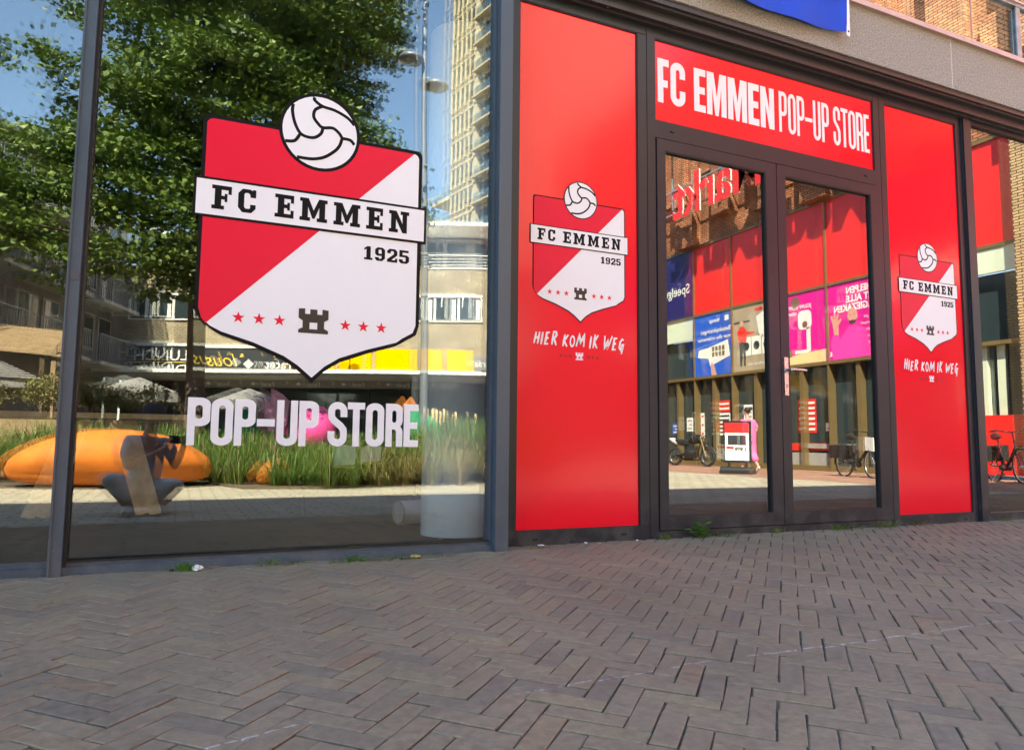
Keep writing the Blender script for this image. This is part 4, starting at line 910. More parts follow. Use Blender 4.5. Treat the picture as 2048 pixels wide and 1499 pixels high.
for a, c in ((-13.75,-12.7),(-12.6,-11.75),(-11.7,-10.1),(-10.0,-8.75),(-8.65,-7.2)):
    b = MB(); vs = [FG(a,3.1,1.7),FG(c-0.08,3.1,1.7),FG(c,3.98,1.25),FG(a+0.08,3.98,1.25),FG(a,3.1,1.62),FG(c-0.08,3.1,1.62),FG(c,3.98,1.17),FG(a+0.08,3.98,1.17)]
    b.add(vs, [(0,1,2,3),(7,6,5,4),(0,4,5,1),(1,5,6,2),(2,6,7,3),(3,7,4,0)]); b.build('board', MT['yellow'], t)
t, p_ = sign('street_name_sign', 'grey sign with the white word Westerstraat at the end of the canopy', -15.6, -13.5, 3.35, 3.85, MT['greysign'])
b = MB(); text_mb(b, 'Westerstraat', FG, -15.5, 3.50, 0.36, 0.12, 0.125); b.build('lettering', MT['whiteframe'], t)
t = thing('satellite_dish', 'small dish antenna on a pole in front of the yellow sign boards', 'satellite dish', FG(-9.3, 3.06, 2.0))
b = MB(); b.tube([FG(-9.3,3.06,2.0), FG(-9.3,3.55,2.0)], 0.025, 6); b.build('pole', MT['blackmetal'], t)
b = MB(); c_ = Vector(FG(-9.3,3.62,2.05)); b.tube([c_, c_+Vector(FG(0,0.1,0.06))-Vector(FG(0,0,0))], [0.02, 0.22], 18); b.build('dish', MT['blackmetal'], t)
# end wall beyond the beige building
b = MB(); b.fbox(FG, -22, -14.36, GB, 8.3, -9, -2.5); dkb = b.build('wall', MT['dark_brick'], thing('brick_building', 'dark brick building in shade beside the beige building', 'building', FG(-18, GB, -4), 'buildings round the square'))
b = MB(); b.fbox(FG, -15.4, -14.9, 4.6, 6.2, -2.5, -2.44); b.build('window', MT['whiteframe'], dkb.parent)
# ---------------- grey wing with balconies, left
FW = frame((-2.22, -23.95, 0), (0.947, 0.32))
wg = thing('apartment_building', 'grey apartment wing with balconies, in shade behind the tree', 'building', (-5, -16, GB), 'buildings round the square')
b = MB(); b.fbox(FW, 0, 19, GB, 9.2, -9, 0); b.build('wall', MT['grey_brick'], wg)
b = MB(); A = [FW(5.0,9.2,0.3),FW(12.5,9.2,0.3),FW(12.5,9.2,-8),FW(5.0,9.2,-8),FW(8.0,12.2,-3.5),FW(9.5,12.2,-3.5)]
b.add(A, [(0,1,5,4),(1,2,5),(2,3,4,5),(3,0,4)]); b.build('roof', MT['roofgrey'], wg)
b = MB(); b.fbox(FW, 0, 19, 9.2, 9.35, -9, 0.25); b.build('roof_edge', MT['canopygrey'], wg)
for fl in range(3):
    z0 = 3.1+fl*2.1
    for k in range(5):
        a = 0.9+k*3.6
        b = MB(); b.fbox(FW, a, a+2.9, z0, z0+0.12, 0, 0.95); bb = b.build('balcony', MT['canopygrey'], wg)
        b = MB()
        for i in range(23): b.fbox(FW, a+0.02+i*0.13, a+0.045+i*0.13, z0+0.12, z0+0.98, 0.90, 0.92)
        b.fbox(FW, a, a+2.9, z0+0.98, z0+1.02, 0.88, 0.94); b.build('railing', MT['lamp'], bb)
        b = MB(); b.fbox(FW, a+0.2, a+1.2, z0+0.15, z0+1.85, 0, 0.05); b.fbox(FW, a+1.5, a+2.6, z0+0.6, z0+1.85, 0, 0.05); w_ = b.build('window', MT['canopygrey'], wg)
        b = MB(); b.fbox(FW, a+0.28, a+1.12, z0+0.22, z0+1.78, 0.05, 0.06); b.fbox(FW, a+1.58, a+2.52, z0+0.68, z0+1.78, 0.05, 0.06); b.build('pane', MT['winglass'], w_)
        if (k+fl) % 2: b = MB(); b.fbox(FW, a+0.8, a+1.1, z0+0.25, z0+1.75, 0.062, 0.07); b.build('curtain', MT['whiteframe'], w_)
# ---------------- tower
FT = frame((29.9, -61.2, 0), (-0.978, 0.208))
tw = thing('apartment_tower', 'tall cream apartment tower rising behind the beige brick building', 'tower block', (33, -62, GB), 'buildings round the square')
b = MB(); b.fbox(FT, -7, 10.3, GB, 53.6, -16, 0); b.build('wall', MT['cream'], tw)
b = MB(); b.fbox(FT, -7.1, 10.5, 53.6, 53.9, -16.1, 0.2); b.build('roof_edge', MT['cream_dark'], tw)
for fl in range(17):
    z0 = 2.2+fl*3.05
    b = MB(); b.fbox(FT, -7, 10.3, z0+2.78, z0+2.92, 0, 0.16); b.build('string_course', MT['cream'], tw)
    for k in range(5):
        a = 5.6+k*0.95
        b = MB(); b.fbox(FT, a, a+0.52, z0+0.5, z0+2.65, 0.0, 0.012); w_ = b.build('window', MT['winglass'], tw)
        q = MB(); q.fbox(FT, a+0.52, a+0.62, z0+0.4, z0+2.7, 0, 0.22); q.fbox(FT, a-0.06, a+0.52, z0+0.38, z0+0.46, 0, 0.24)
        for i in range(3): q.fbox(FT, a+0.02, a+0.2, z0+0.6+i*0.12, z0+0.66+i*0.12, 0.012, 0.07)
        q.build('frame', MT['cream'], w_)
    b = MB(); b.fbox(FT, -0.5, 3.9, z0+0.35, z0+2.6, 0.0, 0.012); w_ = b.build('window', MT['winglass'], tw)
    b = MB(); b.fbox(FT, 3.9, 4.5, z0+0.3, z0+2.7, 0, 0.6); b.fbox(FT, 1.6, 1.9, z0+0.35, z0+2.6, 0.012, 0.1); b.build('pier', MT['cream'], tw)
    b = MB(); b.fbox(FT, -1.0, 4.4, z0+0.0, z0+0.2, 0, 1.0); bb = b.build('balcony', MT['cream'], tw)
    b = MB(); b.fbox(FT, -0.95, 3.85, z0+0.2, z0+1.1, 0.93, 0.95); b.build('glass_rail', MT['glassB'], bb)
for z0 in (26.6, 29.6):
    b = MB(); b.fbox(FT, 10.3, 15.6, z0, z0+0.45, -7, -0.6); bb = b.build('balcony', MT['cream'], tw)
    b = MB(); b.fbox(FT, 10.4, 15.5, z0+0.45, z0+1.5, -0.75, -0.72); b.build('glass_rail', MT['glassB'], bb)
# ---------------- red shop building, right
FR = frame((16.75, 0, 0), (-1, 0))
rb = thing('red_shop_building', 'shop building with red panels, posters and orange relief brick, reflected in the doors', 'building', (17.5, -8, GB), 'buildings round the square')
b = MB(); b.fbox(FR, 0.6, 24, 7.72, 15, -10, -0.02)
b.build('brick_wall', MT['orange_brick'], rb)
MU = [15.15,13.18,11.21,9.23,7.26,5.28,3.31,1.96]
k = 0; u_ = 1.0
while u_ < 22:
    b = MB(); zt = 7.95+0.35*((k*7) % 3); b.fbox(FR, u_, u_+0.95, zt-0.2, 15, -0.02, 0.34)
    if k % 2 == 0: b.fbox(FR, u_+0.2, u_+0.75, zt+1.3, 15, 0.34, 0.58)
    b.fbox(FR, u_+1.1, u_+1.7, zt+1.6, zt+2.6, -0.02, 0.2)
    b.build('brick_pier', MT['orange_brick'], rb); u_ += 1.97; k += 1
for i in range(len(MU)-1):
    a, c = MU[i+1], MU[i]
    b = MB(); b.fbox(FR, a+0.03, c-0.03, 5.25, 7.68, -0.5, 0.0); b.build('red_panel', MT['redpanel'], rb)
b = MB(); b.fbox(FR, 15.18, 24, 5.25, 7.68, -0.5, 0.0); b.fbox(FR, 13.21, 15.12, 5.25, 7.68, 0.004, 0.02); nb = b.build('navy_panel', MT['bluepanel'], rb)
b = MB(); text_mb(b, 'Speelgoed', FR, 13.4, 6.15, 0.5, 0.02, 0.024, offset=0.006); b.build('lettering', MT['whiteframe'], nb)
b = MB(); b.fbox(FR, 0.6, 24, 7.68, 7.76, -0.5, 0.05); b.fbox(FR, 0.6, 24, 5.17, 5.25, -0.3, 0.03); b.fbox(FR, 1.9, 24, 2.93, 3.02, -0.3, 0.06)
for u_ in MU+[17.1,19.1,21.1]: b.fbox(FR, u_-0.03, u_+0.03, GB, 7.68, -0.3, 0.05)
b.build('mullions', MT['bronze'], rb)
b = MB()
for u_ in (14.2, 12.2, 10.2, 8.3, 6.3): b.fbox(FR, u_-0.07, u_+0.07, GB, 2.93, -0.2, 0.0)
b.fbox(FR, 5.33, 24, GB, 0.06, -0.3, 0.02); b.build('shop_post', MT['bronze'], rb)
b = MB(); b.fbox(FR, 1.9, 24, 0.06, 2.93, -0.22, -0.2); b.fbox(FR, 13.2, 24, 3.02, 4.4, -0.22, -0.2); b.fbox(FR, 1.9, 5.28, 3.02, 4.6, -0.22, -0.2); b.build('shop_glazing', MT['winglass'], rb)
b = MB(); b.fbox(FR, 13.21, 24, 4.4, 5.17, -0.1, 0.0); b.fbox(FR, 1.9, 5.25, 4.6, 5.17, -0.1, 0.0); b.build('blind', MT['palegreen'], rb)
b = MB(); b.fbox(FR, 0.5, 1.93, GB, 15, -0.6, 0.25); b.build('corner_pier', MT['yellow_brick'], rb)
b = MB(); b.fbox(FR, 1.95, 3.2, 0.0, 1.34, -0.04, 0.03); b.build('low_red_panel', MT['redpanel'], rb)
for u_ in (2.55, 2.95, 15.3): b = MB(); b.fbox(FR, u_-0.09, u_+0.09, 0.06, 2.93, -0.19, -0.1); b.build('pale_post', MT['palegreen'], rb)
b = MB(); b.fbox(FR, 6.6, 8.4, 0.55, 0.68, -0.16, -0.12); b.fbox(FR, 7.36, 8.9, 0.06, 0.42, -0.19, -0.15); b.build('display_shelf', MT['canopygrey'], rb)
b = MB(); b.fbox(FR, 7.3, 9.1, 0.48, 0.7, -0.19, -0.17); b.build('red_display', MT['redpanel'], rb)
def wpost(lab, u0, u1, z0, z1, m_, rows=4, rm=None):
    t = thing('window_poster', lab, 'poster', FR((u0+u1)/2, z0, -0.19), 'small posters in the shop windows of the red building')
    b = MB(); b.fbox(FR, u0, u1, z0, z1, -0.198, -0.19); b.build('sheet', m_, t)
    b = MB(); h_ = (z1-z0)/(rows*2+1)
    for r_ in range(rows): b.fbox(FR, u0+0.05, u1-0.05-0.1*(r_ % 2), z0+h_*(1+2*r_), z0+h_*(1.9+2*r_), -0.19, -0.187)
    b.build('print', rm or MT['greyprint'], t); return t
wpost('red and white price poster in the window right of the motorcycle', 11.6, 12.3, 1.75, 2.15, MT['redpanel'], 2, MT['whiteframe'])
wpost('white product poster below the red and white price poster', 11.6, 12.3, 0.95, 1.72, MT['paper'], 5, MT['signgrey'])
wpost('small blue poster at the left end of the shop window', 14.35, 14.8, 1.0, 1.4, MT['blueposter'], 3, MT['whiteframe'])
wpost('white notice above the red notice behind the walking woman', 10.55, 10.95, 1.45, 1.95, MT['paper'], 3)
wpost('red notice behind the walking woman', 10.25, 11.0, 0.98, 1.42, MT['redpanel'], 2, MT['whiteframe'])
wpost('white notice with red mark right of the walking woman', 9.3, 9.7, 1.05, 1.5, MT['paper'], 2, MT['redpanel'])
wpost('large red poster with white figures in the right door reflection', 7.95, 8.65, 1.0, 2.0, MT['redpanel'], 6, MT['paper'])
wpost('tiny white notice right of the large red poster', 7.4, 7.62, 1.05, 1.28, MT['paper'], 2, MT['redpanel'])
wpost('white notice with grey print left of the motorcycle', 13.6, 13.95, 1.1, 1.6, MT['paper'], 3)
wpost('tall white notice with red header above the motorcycle', 12.95, 13.15, 0.9, 1.75, MT['paper'], 5, MT['redpanel'])
# large posters in the band under the red panels
def poster(lab, u0, u1, m_):
    t = thing('large_poster', lab, 'poster', FR((u0+u1)/2, 3.02, 0), 'large posters on the facade of the red building')
    b = MB(); b.fbox(FR, u0+0.03, u1-0.03, 3.03, 5.16, -0.1, -0.0); b.build('sheet', m_, t); return t
t = poster('blue poster with a white payment terminal held by a hand', 11.21, 13.18, MT['blueposter'])
b = MB(); text_mb(b, 'sumup', FR, 11.85, 4.86, 0.2, 0, 0.003, offset=0.006); text_mb(b, 'Betaaloplossingen', FR, 11.3, 4.50, 0.215, 0, 0.003, offset=0.003); text_mb(b, 'voor elke ondernemer', FR, 11.3, 4.25, 0.185, 0, 0.003, offset=0.003)
b.plate([rrect(11.4,4.84,11.6,5.02,0.03)], FR, 0, 0.003); b.build('lettering', MT['whiteframe'], t)
b = MB(); b.plate([[(11.35,3.62),(12.35,3.35),(12.55,3.98),(11.45,4.18)]], FR, 0, 0.004); b.plate([[(12.4,3.62),(13.0,3.7),(12.95,3.95),(12.5,4.0)]], FR, 0, 0.003)
b.build('terminal_print', MT['whiteframe'], t)
b = MB(); [b.plate([rrect(11.62+0.17*i,3.66+0.19*j,11.74+0.17*i,3.82+0.19*j,0.02)], FR, 0.004, 0.006) for i in range(4) for j in range(2)]; b.build('screen_print', MT['bronze'], t)
b = MB(); b.plate([[(12.02,3.03),(12.28,3.03),(12.33,3.38),(12.26,3.48),(12.14,3.36)]], FR, 0.004, 0.007); b.build('hand_print', MT['skinprint'], t)
t = poster('beige poster with a person in red beside white washing machines', 9.23, 11.21, MT['beigeposter'])
b = MB()
for i in range(3): b.plate([rrect(9.45+0.46*i,3.52,9.87+0.46*i,4.12,0.02)], FR, 0, 0.003)
b.build('machine_print', MT['whiteframe'], t)
b = MB(); [b.plate([circ(9.66+0.46*i,3.82,0.14,20)], FR, 0.003, 0.005) for i in range(3)]; b.plate([[(10.62,3.2),(10.7,3.2),(10.72,3.75),(10.79,3.2),(10.87,3.2),(10.9,4.0),(10.6,4.0)]], FR, 0, 0.003); b.fbox(FR, 10.4,11.15,4.62,4.68,0,0.004); b.build('dark_print', MT['signgrey'], t)
b = MB(); b.plate([[(10.58,3.98),(10.92,3.98),(10.98,4.35),(10.86,4.5),(10.7,4.5),(10.5,4.3),(10.2,4.28),(10.2,4.2),(10.52,4.2)]], FR, 0, 0.004); text_mb(b, 'Miele', FR, 9.8, 4.93, 0.17, 0, 0.003, offset=0.008); b.build('red_print', MT['redpanel'], t)
b = MB(); b.plate([circ(10.78,4.6,0.09,16)], FR, 0, 0.005); b.build('face_print', MT['skinprint'], t)
b = MB(); b.plate([[(9.6,4.3),(9.75,4.9),(10.1,4.75),(10.0,4.2),(9.85,4.05)]], FR, 0, 0.003); text_mb(b, 'De perfecte was', FR, 9.5, 3.2, 0.15, 0, 0.003); b.build('cloth_print', MT['whiteframe'], t)
t = poster('magenta poster with a white coffee machine and cups on a tan table', 7.26, 9.23, MT['magenta'])
b = MB(); b.plate([[(7.31,3.04),(9.18,3.04),(9.18,3.22),(8.3,3.34),(7.31,3.40)]], FR, 0, 0.003); b.build('table_print', MT['posterwood'], t)
b = MB(); b.plate([rrect(7.85,4.05,8.35,4.62,0.16)], FR, 0, 0.004); b.plate([rrect(7.9,3.38,8.05,4.1,0.03)], FR, 0, 0.004); b.plate([rrect(7.98,3.35,8.5,3.45,0.02)], FR, 0.003, 0.006)
text_mb(b, 'JOUW KOFFIEBAR', FR, 7.85, 4.32+0.37, 0.155, 0, 0.003, offset=0.006); text_mb(b, 'GEWOON THUIS', FR, 7.95, 4.50, 0.14, 0, 0.003, offset=0.006) if False else text_mb(b, 'GEWOON THUIS', FR, 8.4, 4.52, 0.12, 0, 0.003, offset=0.004)
b.build('machine_print', MT['whiteframe'], t)
b = MB(); b.plate([circ(8.45,4.92,0.17,24)], FR, 0, 0.004); b.plate([circ(8.1,4.2,0.1,16)], FR, 0.004, 0.006); [b.plate([rrect(8.62+0.17*i,3.27,8.75+0.17*i,3.5,0.03)], FR, 0.003, 0.006) for i in range(3)]; b.build('dark_print', MT['bronze'], t)
t = poster('magenta poster with a man in a pink sweater raising his hand', 5.28, 7.26, MT['magenta'])
b = MB()
for s_, z_ in (('WIJ HELPEN', 4.84), ('JE MET ALLE', 4.60), ('ENERGIEZAKEN', 4.36)): text_mb(b, s_, FR, 5.34, z_, 0.26, 0, 0.003, offset=0.01, sx=0.92)
text_mb(b, 'essent', FR, 6.62, 3.15, 0.23, 0, 0.003, offset=0.01)
for k in range(5): text_mb(b, ['Stroom en gas','Warmtepompen','Zonnepanelen','Advies op maat','Onderhoud'][k], FR, 5.36, 4.1-0.18*k, 0.12, 0, 0.003)
b.build('lettering', MT['whiteframe'], t)
b = MB(); b.plate([[(5.85,3.04),(7.1,3.04),(7.18,3.5),(7.05,3.85),(6.93,3.8),(6.85,3.6),(6.55,3.92),(6.3,3.95),(6.0,3.8)]], FR, 0, 0.004); b.build('sweater_print', mat('pink_print', (0.85,0.05,0.38), 0.5), t)
b = MB(); b.plate([earc(6.42,4.2,0.16,0.22,0,360,24)[:-1]], FR, 0, 0.006); b.plate([[(6.9,3.7),(7.05,3.75),(7.1,4.05),(7.17,4.3),(7.1,4.3),(7.06,4.15),(7.05,4.36),(6.99,4.36),(6.98,4.16),(6.93,4.33),(6.88,4.31),(6.92,4.12),(6.8,4.18),(6.78,4.13),(6.9,3.98)]], FR, 0, 0.006); b.build('face_print', MT['skinprint'], t)
b = MB(); b.plate([[(6.28,4.12),(6.33,4.0),(6.42,3.96),(6.51,4.0),(6.56,4.12),(6.5,4.07),(6.42,4.09),(6.34,4.07)]], FR, 0.006, 0.008); [b.plate([circ(6.35+0.13*i,4.24,0.015,8)], FR, 0.006, 0.008) for i in (0,1)]; b.build('beard_print', MT['signgrey'], t)
# raised red letters on steel rails
t = thing('shop_logo_letters', 'big red raised letters with white sides on the relief brick wall', 'sign letters', FR(9, 9, 0.6))
b = MB(); text_mb(b, 'MediaMarkt', FR, 4.2, 8.65, 2.0, 0, 0.95, offset=0.055, sx=0.92); red_t = b
sides = MB()
bmx = bmesh.new(); vm = [bmx.verts.new(v) for v in b.v]
for f in b.f:
    try: bmx.faces.new([vm[i] for i in f])
    except ValueError: pass
bmx.normal_update(); off = Vector((0.06, 0, 0))
for e in bmx.edges:
    if len(e.link_faces) == 1:
        p, q = e.verts[0].co.copy(), e.verts[1].co.copy(); sides.add([p, q, q+off, p+off], [(0,1,2,3)])
bmx.free()
b.build('letter_faces', MT['redpanel'], t); sides.build('letter_sides', MT['whiteframe'], t)
b = MB()
for z_ in (9.0, 9.85): b.fbox(FR, 4.4, 14.0, z_, z_+0.05, 0.6, 0.64)
for u_ in (5,7,9,11,13.6): b.fbox(FR, u_, u_+0.05, 9.2, 10.4, -0.02, 0.6); 
b.build('support_rail', MT['galv'], t)

# ---------------- lamp post, trees, planting
t = thing('street_lamp', 'tall grey double street lamp with two round saucers in the planting', 'street lamp', (4.75, -7.4, GB))
b = MB(); b.tube([(4.75,-7.4,GB),(4.75,-7.4,3.0),(4.62,-7.4,7.5),(4.58,-7.4,13)], [0.095,0.085,0.065,0.05], 14); b.build('pole', MT['lamp'], t)
for sx_, z_ in ((-1, 9.05), (1, 8.55)):
    b = MB(); b.tube([(4.6,-7.4,z_+0.1),(4.6+0.22*sx_,-7.4,z_+0.12)], 0.03, 8); b.lathe([(0.02,0.2),(0.10,0.17),(0.27,0.05),(0.29,0.0),(0.22,-0.05),(0.05,-0.06),(0.0,-0.06)], (4.6+0.30*sx_,-7.4,z_), 24); b.build('lamp_head', MT['lamp'], t)
def leaf_cloud(mb, lobes, nclump, per, size, rad, mi=0, seed=1, up_b=0.3):
    r_ = random.Random(seed); tot = sum(l[3]*l[4]*l[5] for l in lobes)
    for l in lobes:
        n = max(1, int(nclump*(l[3]*l[4]*l[5])/tot))
        for _ in range(n):
            while True:
                q = Vector((r_.uniform(-1,1), r_.uniform(-1,1), r_.uniform(-1,1)))
                if 0.12 < q.length < 1 and (q.length > 0.55 or r_.random() < 0.45): break
            c = Vector((l[0]+q.x*l[3], l[1]+q.y*l[4], l[2]+q.z*l[5])); rr_ = rad*r_.uniform(0.6, 1.3)
            for _ in range(per):
                o = Vector((r_.gauss(0,1), r_.gauss(0,1), r_.gauss(0,0.55)))*rr_*0.5; p = c+o
                n_ = Vector((r_.gauss(0,1), r_.gauss(0,1), r_.gauss(0,1)+up_b*3)).normalized(); a = n_.orthogonal().normalized(); a.rotate(Matrix.Rotation(r_.uniform(0,6.28), 3, n_)); d = n_.cross(a); s_ = size*r_.uniform(0.6, 1.3)
                mb.add([p-a*s_*0.5, p-a*s_*0.05+d*s_*0.42-n_*s_*0.1, p+a*s_*0.55, p-a*s_*0.05-d*s_*0.42-n_*s_*0.1, p+a*s_*0.1+n_*0.02*s_], [(0,3,4),(3,2,4),(2,1,4),(1,0,4)], mi)
def Ym(Y): return 7.6-Y
tree = thing('street_tree', 'large leafy street tree with layered branches reflected in the left windows', 'tree', (0.22, Ym(15.5), GB))
b = MB(); ty = Ym(15.5)
b.tube([(0.24,ty,GB-0.05),(0.25,ty,0.3),(0.24,ty,1.5),(0.2,ty,3.2),(0.28,ty,5.5),(0.4,ty,8),(0.5,ty,11)], [0.24,0.19,0.175,0.165,0.14,0.10,0.04], 14)
for k in range(26):
    z0 = 3.4+k*0.29; a = k*2.4; l = rnd.uniform(1.8, 3.8)*(1-0.03*k)
    p0 = Vector((0.25, ty, z0)); p1 = p0+Vector((math.cos(a)*l*0.5, math.sin(a)*l*0.5, 0.35)); p2 = p0+Vector((math.cos(a)*l, math.sin(a)*l, 0.25))
    b.tube([p0, p1, p2], [0.055, 0.035, 0.012], 6)
b.build('trunk', MT['bark'], tree)
TL = [(0.9,15.2,9.6,2.6,2.4,2.0),(0.6,14.8,7.2,2.2,2.0,1.3),(2.4,15.6,8.6,1.6,1.8,1.4),(2.6,15.5,6.6,1.6,1.8,1.2),(3.4,15.6,10.6,1.2,1.6,1.0),(1.5,15.0,5.4,1.6,1.6,1.0),
      (-0.8,14.8,9.4,1.2,1.5,0.8),(-2.0,15.2,10.2,0.8,1.0,0.3),(-2.0,15.0,8.75,0.8,1.0,0.25),(-0.9,15.0,8.1,1.0,1.3,0.4),(-2.3,15.0,7.2,1.2,1.0,0.28),(-1.0,14.8,6.5,1.3,1.4,0.7),
      (-2.6,14.6,5.3,1.1,1.2,0.75),(-1.2,14.2,5.1,1.2,1.3,0.75),(-2.4,14.0,4.25,1.0,1.0,0.5),(-0.9,14.2,4.0,1.0,1.0,0.5),(-0.2,14.4,3.35,0.6,0.8,0.35),(0.5,14.6,4.3,0.9,1.0,0.5),(-1.9,13.8,3.4,0.45,0.6,0.35),
      (3.9,15.6,6.5,0.9,1.0,0.6),(4.6,15.8,5.6,0.5,0.8,0.5),(4.7,15.8,4.8,0.45,0.7,0.45),(4.2,15.6,4.9,0.4,0.6,0.6),(-3.0,13.8,4.4,0.9,0.9,0.6),(-2.2,13.6,3.75,0.8,0.8,0.45),(-3.2,13.6,3.6,0.6,0.7,0.35),(-0.3,14.4,4.6,1.3,1.2,0.9),(-0.6,14.3,3.7,0.8,0.9,0.5),(0.9,14.6,5.0,1.2,1.2,0.8),(0.3,14.4,3.6,0.7,0.8,0.5),(-1.0,14.6,5.9,1.6,1.2,0.8),(0.8,15.2,12.2,2.4,2.2,1.4),(3.9,15.6,9.6,0.7,0.9,0.5),(0.9,14.8,3.0,0.25,0.3,0.25)]
b = MB(); leaf_cloud(b, [(x, Ym(Y), z, a, c, d) for x,Y,z,a,c,d in TL], 2900, 36, 0.115, 0.30, 0, 3, 0.5)
b.build('crown', MT['leaf'], tree)
def bush(x, Y, z, r_, lab, seed):
    t = thing('olive_bush', lab, 'bush', (x, Ym(Y), 0.9), 'clipped olive bushes in the terrace planter')
    b = MB(); [b.tube([(x+rnd.uniform(-.1,.1), Ym(Y), 0.75), (x+rnd.uniform(-.3,.3), Ym(Y), z)], 0.02, 5) for _ in range(5)]; b.build('stem', MT['bark'], t)
    b = MB(); leaf_cloud(b, [(x, Ym(Y), z, r_*1.25, r_, r_*0.75), (x+0.25, Ym(Y), z+0.12, r_*0.6, r_*0.6, r_*0.6), (x-0.3, Ym(Y), z-0.05, r_*0.6, r_*0.6, r_*0.5)], 170, 14, 0.05, 0.13, 0, seed); b.build('crown', MT['leaf_olive'], t)
bush(-2.3, 17, 1.55, 0.42, 'olive bush beside the dark parasol at the left end of the planter', 11); bush(-0.75, 17, 1.42, 0.42, 'olive bush above the orange bench, right of the slate mullion', 12); bush(-3.6, 17, 1.4, 0.4, 'olive bush at the far left of the terrace planter', 13); bush(-1.55, 17, 1.45, 0.3, 'small olive bush between the two larger ones', 14)
b = MB(); b.box(-5.2, 0.1, Ym(17.4), Ym(16.7), GB, 0.98); b.build('planter_box', MT['thatch'], None, None, label='long brown wooden planter box under the olive bushes', cat='planter')
# planting bed and grasses
b = MB(); b.plate([[(-4.5,-4.2),(-1.9,-4.9),(0.6,-4.9),(0.9,-3.7),(2.0,-3.3),(5.6,-4.6),(9.0,-7.5),(8.0,-12),(-5,-12),(-6,-6)]], lambda u,v,d: (u, v, GB+d), -0.02, 0.03)
kind(b.build('planting_soil', MT['soil']), 'structure')
def grass(name, zones, n, seed, dry=0.15):
    r_ = random.Random(seed); b = MB(); W2 = sum(z[2]*z[3] for z in zones)
    for (cx_, cy2, rx, ry, h) in zones:
        k = int(n*rx*ry/W2); nt_ = max(2, int(k/110))
        tf = []
        for _ in range(nt_):
            a = r_.uniform(0, 6.283); q = math.sqrt(r_.random()); tf.append((cx_+rx*q*math.cos(a), cy2+ry*q*math.sin(a), h*r_.uniform(0.55, 1.08)))
        for i in range(k):
            x, y, hh = tf[i % nt_]; a = r_.uniform(0, 6.283); L_ = hh*r_.uniform(0.45, 1.1); o = r_.uniform(0.15, 1.25)*hh*(1.25-0.6*L_/hh); wd = r_.uniform(0.004, 0.009)
            d = Vector((math.cos(a), math.sin(a), 0)); s_ = Vector((-d.y, d.x, 0))*wd; p0 = Vector((x, y, GB))+d*r_.uniform(0, .08)
            P = [p0, p0+d*o*0.22+Vector((0,0,L_*0.6)), p0+d*o*0.62+Vector((0,0,L_*0.92)), p0+d*o*1.05+Vector((0,0,L_*r_.uniform(0.35,0.85)))]
            vs = []
            for wv, p in zip((1, 1, .6, .1), P): vs += [p-s_*wv, p+s_*wv]
            b.add(vs, [(0,1,3,2),(2,3,5,4),(4,5,7,6)], 1 if r_.random() < dry else 0)
    return kind(b.build(name, [MT['blade'], MT['blade_dry']]), 'stuff')
grass('ornamental_grass', [(-3.2,Ym(14.3),2.2,0.9,1.0),(-0.6,Ym(14.6),2.0,0.8,0.95),(1.2,Ym(13.4),0.9,1.0,0.85),(-3.1,Ym(11.6),0.9,0.7,0.62),(0.9,Ym(12.4),0.5,0.5,0.75),
   (2.0,Ym(11.3),0.75,0.7,0.62),(2.7,Ym(12.2),0.8,0.9,0.85),(3.6,Ym(12.6),1.0,1.0,0.85),(5.0,Ym(13.4),1.3,1.2,1.05),(6.3,Ym(14.5),1.3,1.5,1.25)], 30000, 5)
grass('dry_ornamental_grass', [(3.5,Ym(11.6),1.0,0.5,0.62),(5.0,Ym(12.3),1.2,0.5,0.8)], 5000, 6, 0.8)
def lens_bench(name, lab, cx_, cy2, hl_, hw, z0, z1, grp=None):
    b = MB(); n = 40; mseg = 28; vs = []
    for i in range(n+1):
        t_ = -1+2*i/n; e = math.sqrt(max(0.0, 1-abs(t_)**2.2)); tz = (1-0.30*abs(t_)**2.5)
        for j in range(mseg):
            a = 2*math.pi*j/mseg; c_, s_ = math.cos(a), math.sin(a)
            yy = hw*e*(abs(c_)**0.75)*(1 if c_ > 0 else -1); zc = z0+(z1-z0)*0.42*tz; hz = (z1-z0)*0.58*(e**0.8)*tz if s_ > 0 else (z1-z0)*0.42*(e**0.9)
            vs.append((cx_+hl_*t_, cy2+yy*(0.8 if s_ < 0 else 1), zc+hz*(abs(s_)**0.7)*(1 if s_ > 0 else -1)))
    fs = [(i*mseg+j, (i+1)*mseg+j, (i+1)*mseg+(j+1)%mseg, i*mseg+(j+1)%mseg) for i in range(n) for j in range(mseg)]
    b.add(vs, fs, 0, True)
    return b.build(name, MT['orange'], None, (cx_, cy2, z0), label=lab, cat='bench', group=grp)
lens_bench('boat_bench', 'long orange boat-shaped bench in front of the green grasses', -0.85, Ym(12.3), 1.36, 0.62, GB+0.02, 0.74, 'orange rubber benches')
lens_bench('boat_bench', 'small round end of an orange bench between the grass clumps', 1.42, Ym(12.0), 0.30, 0.3, GB, 0.32, 'orange rubber benches')
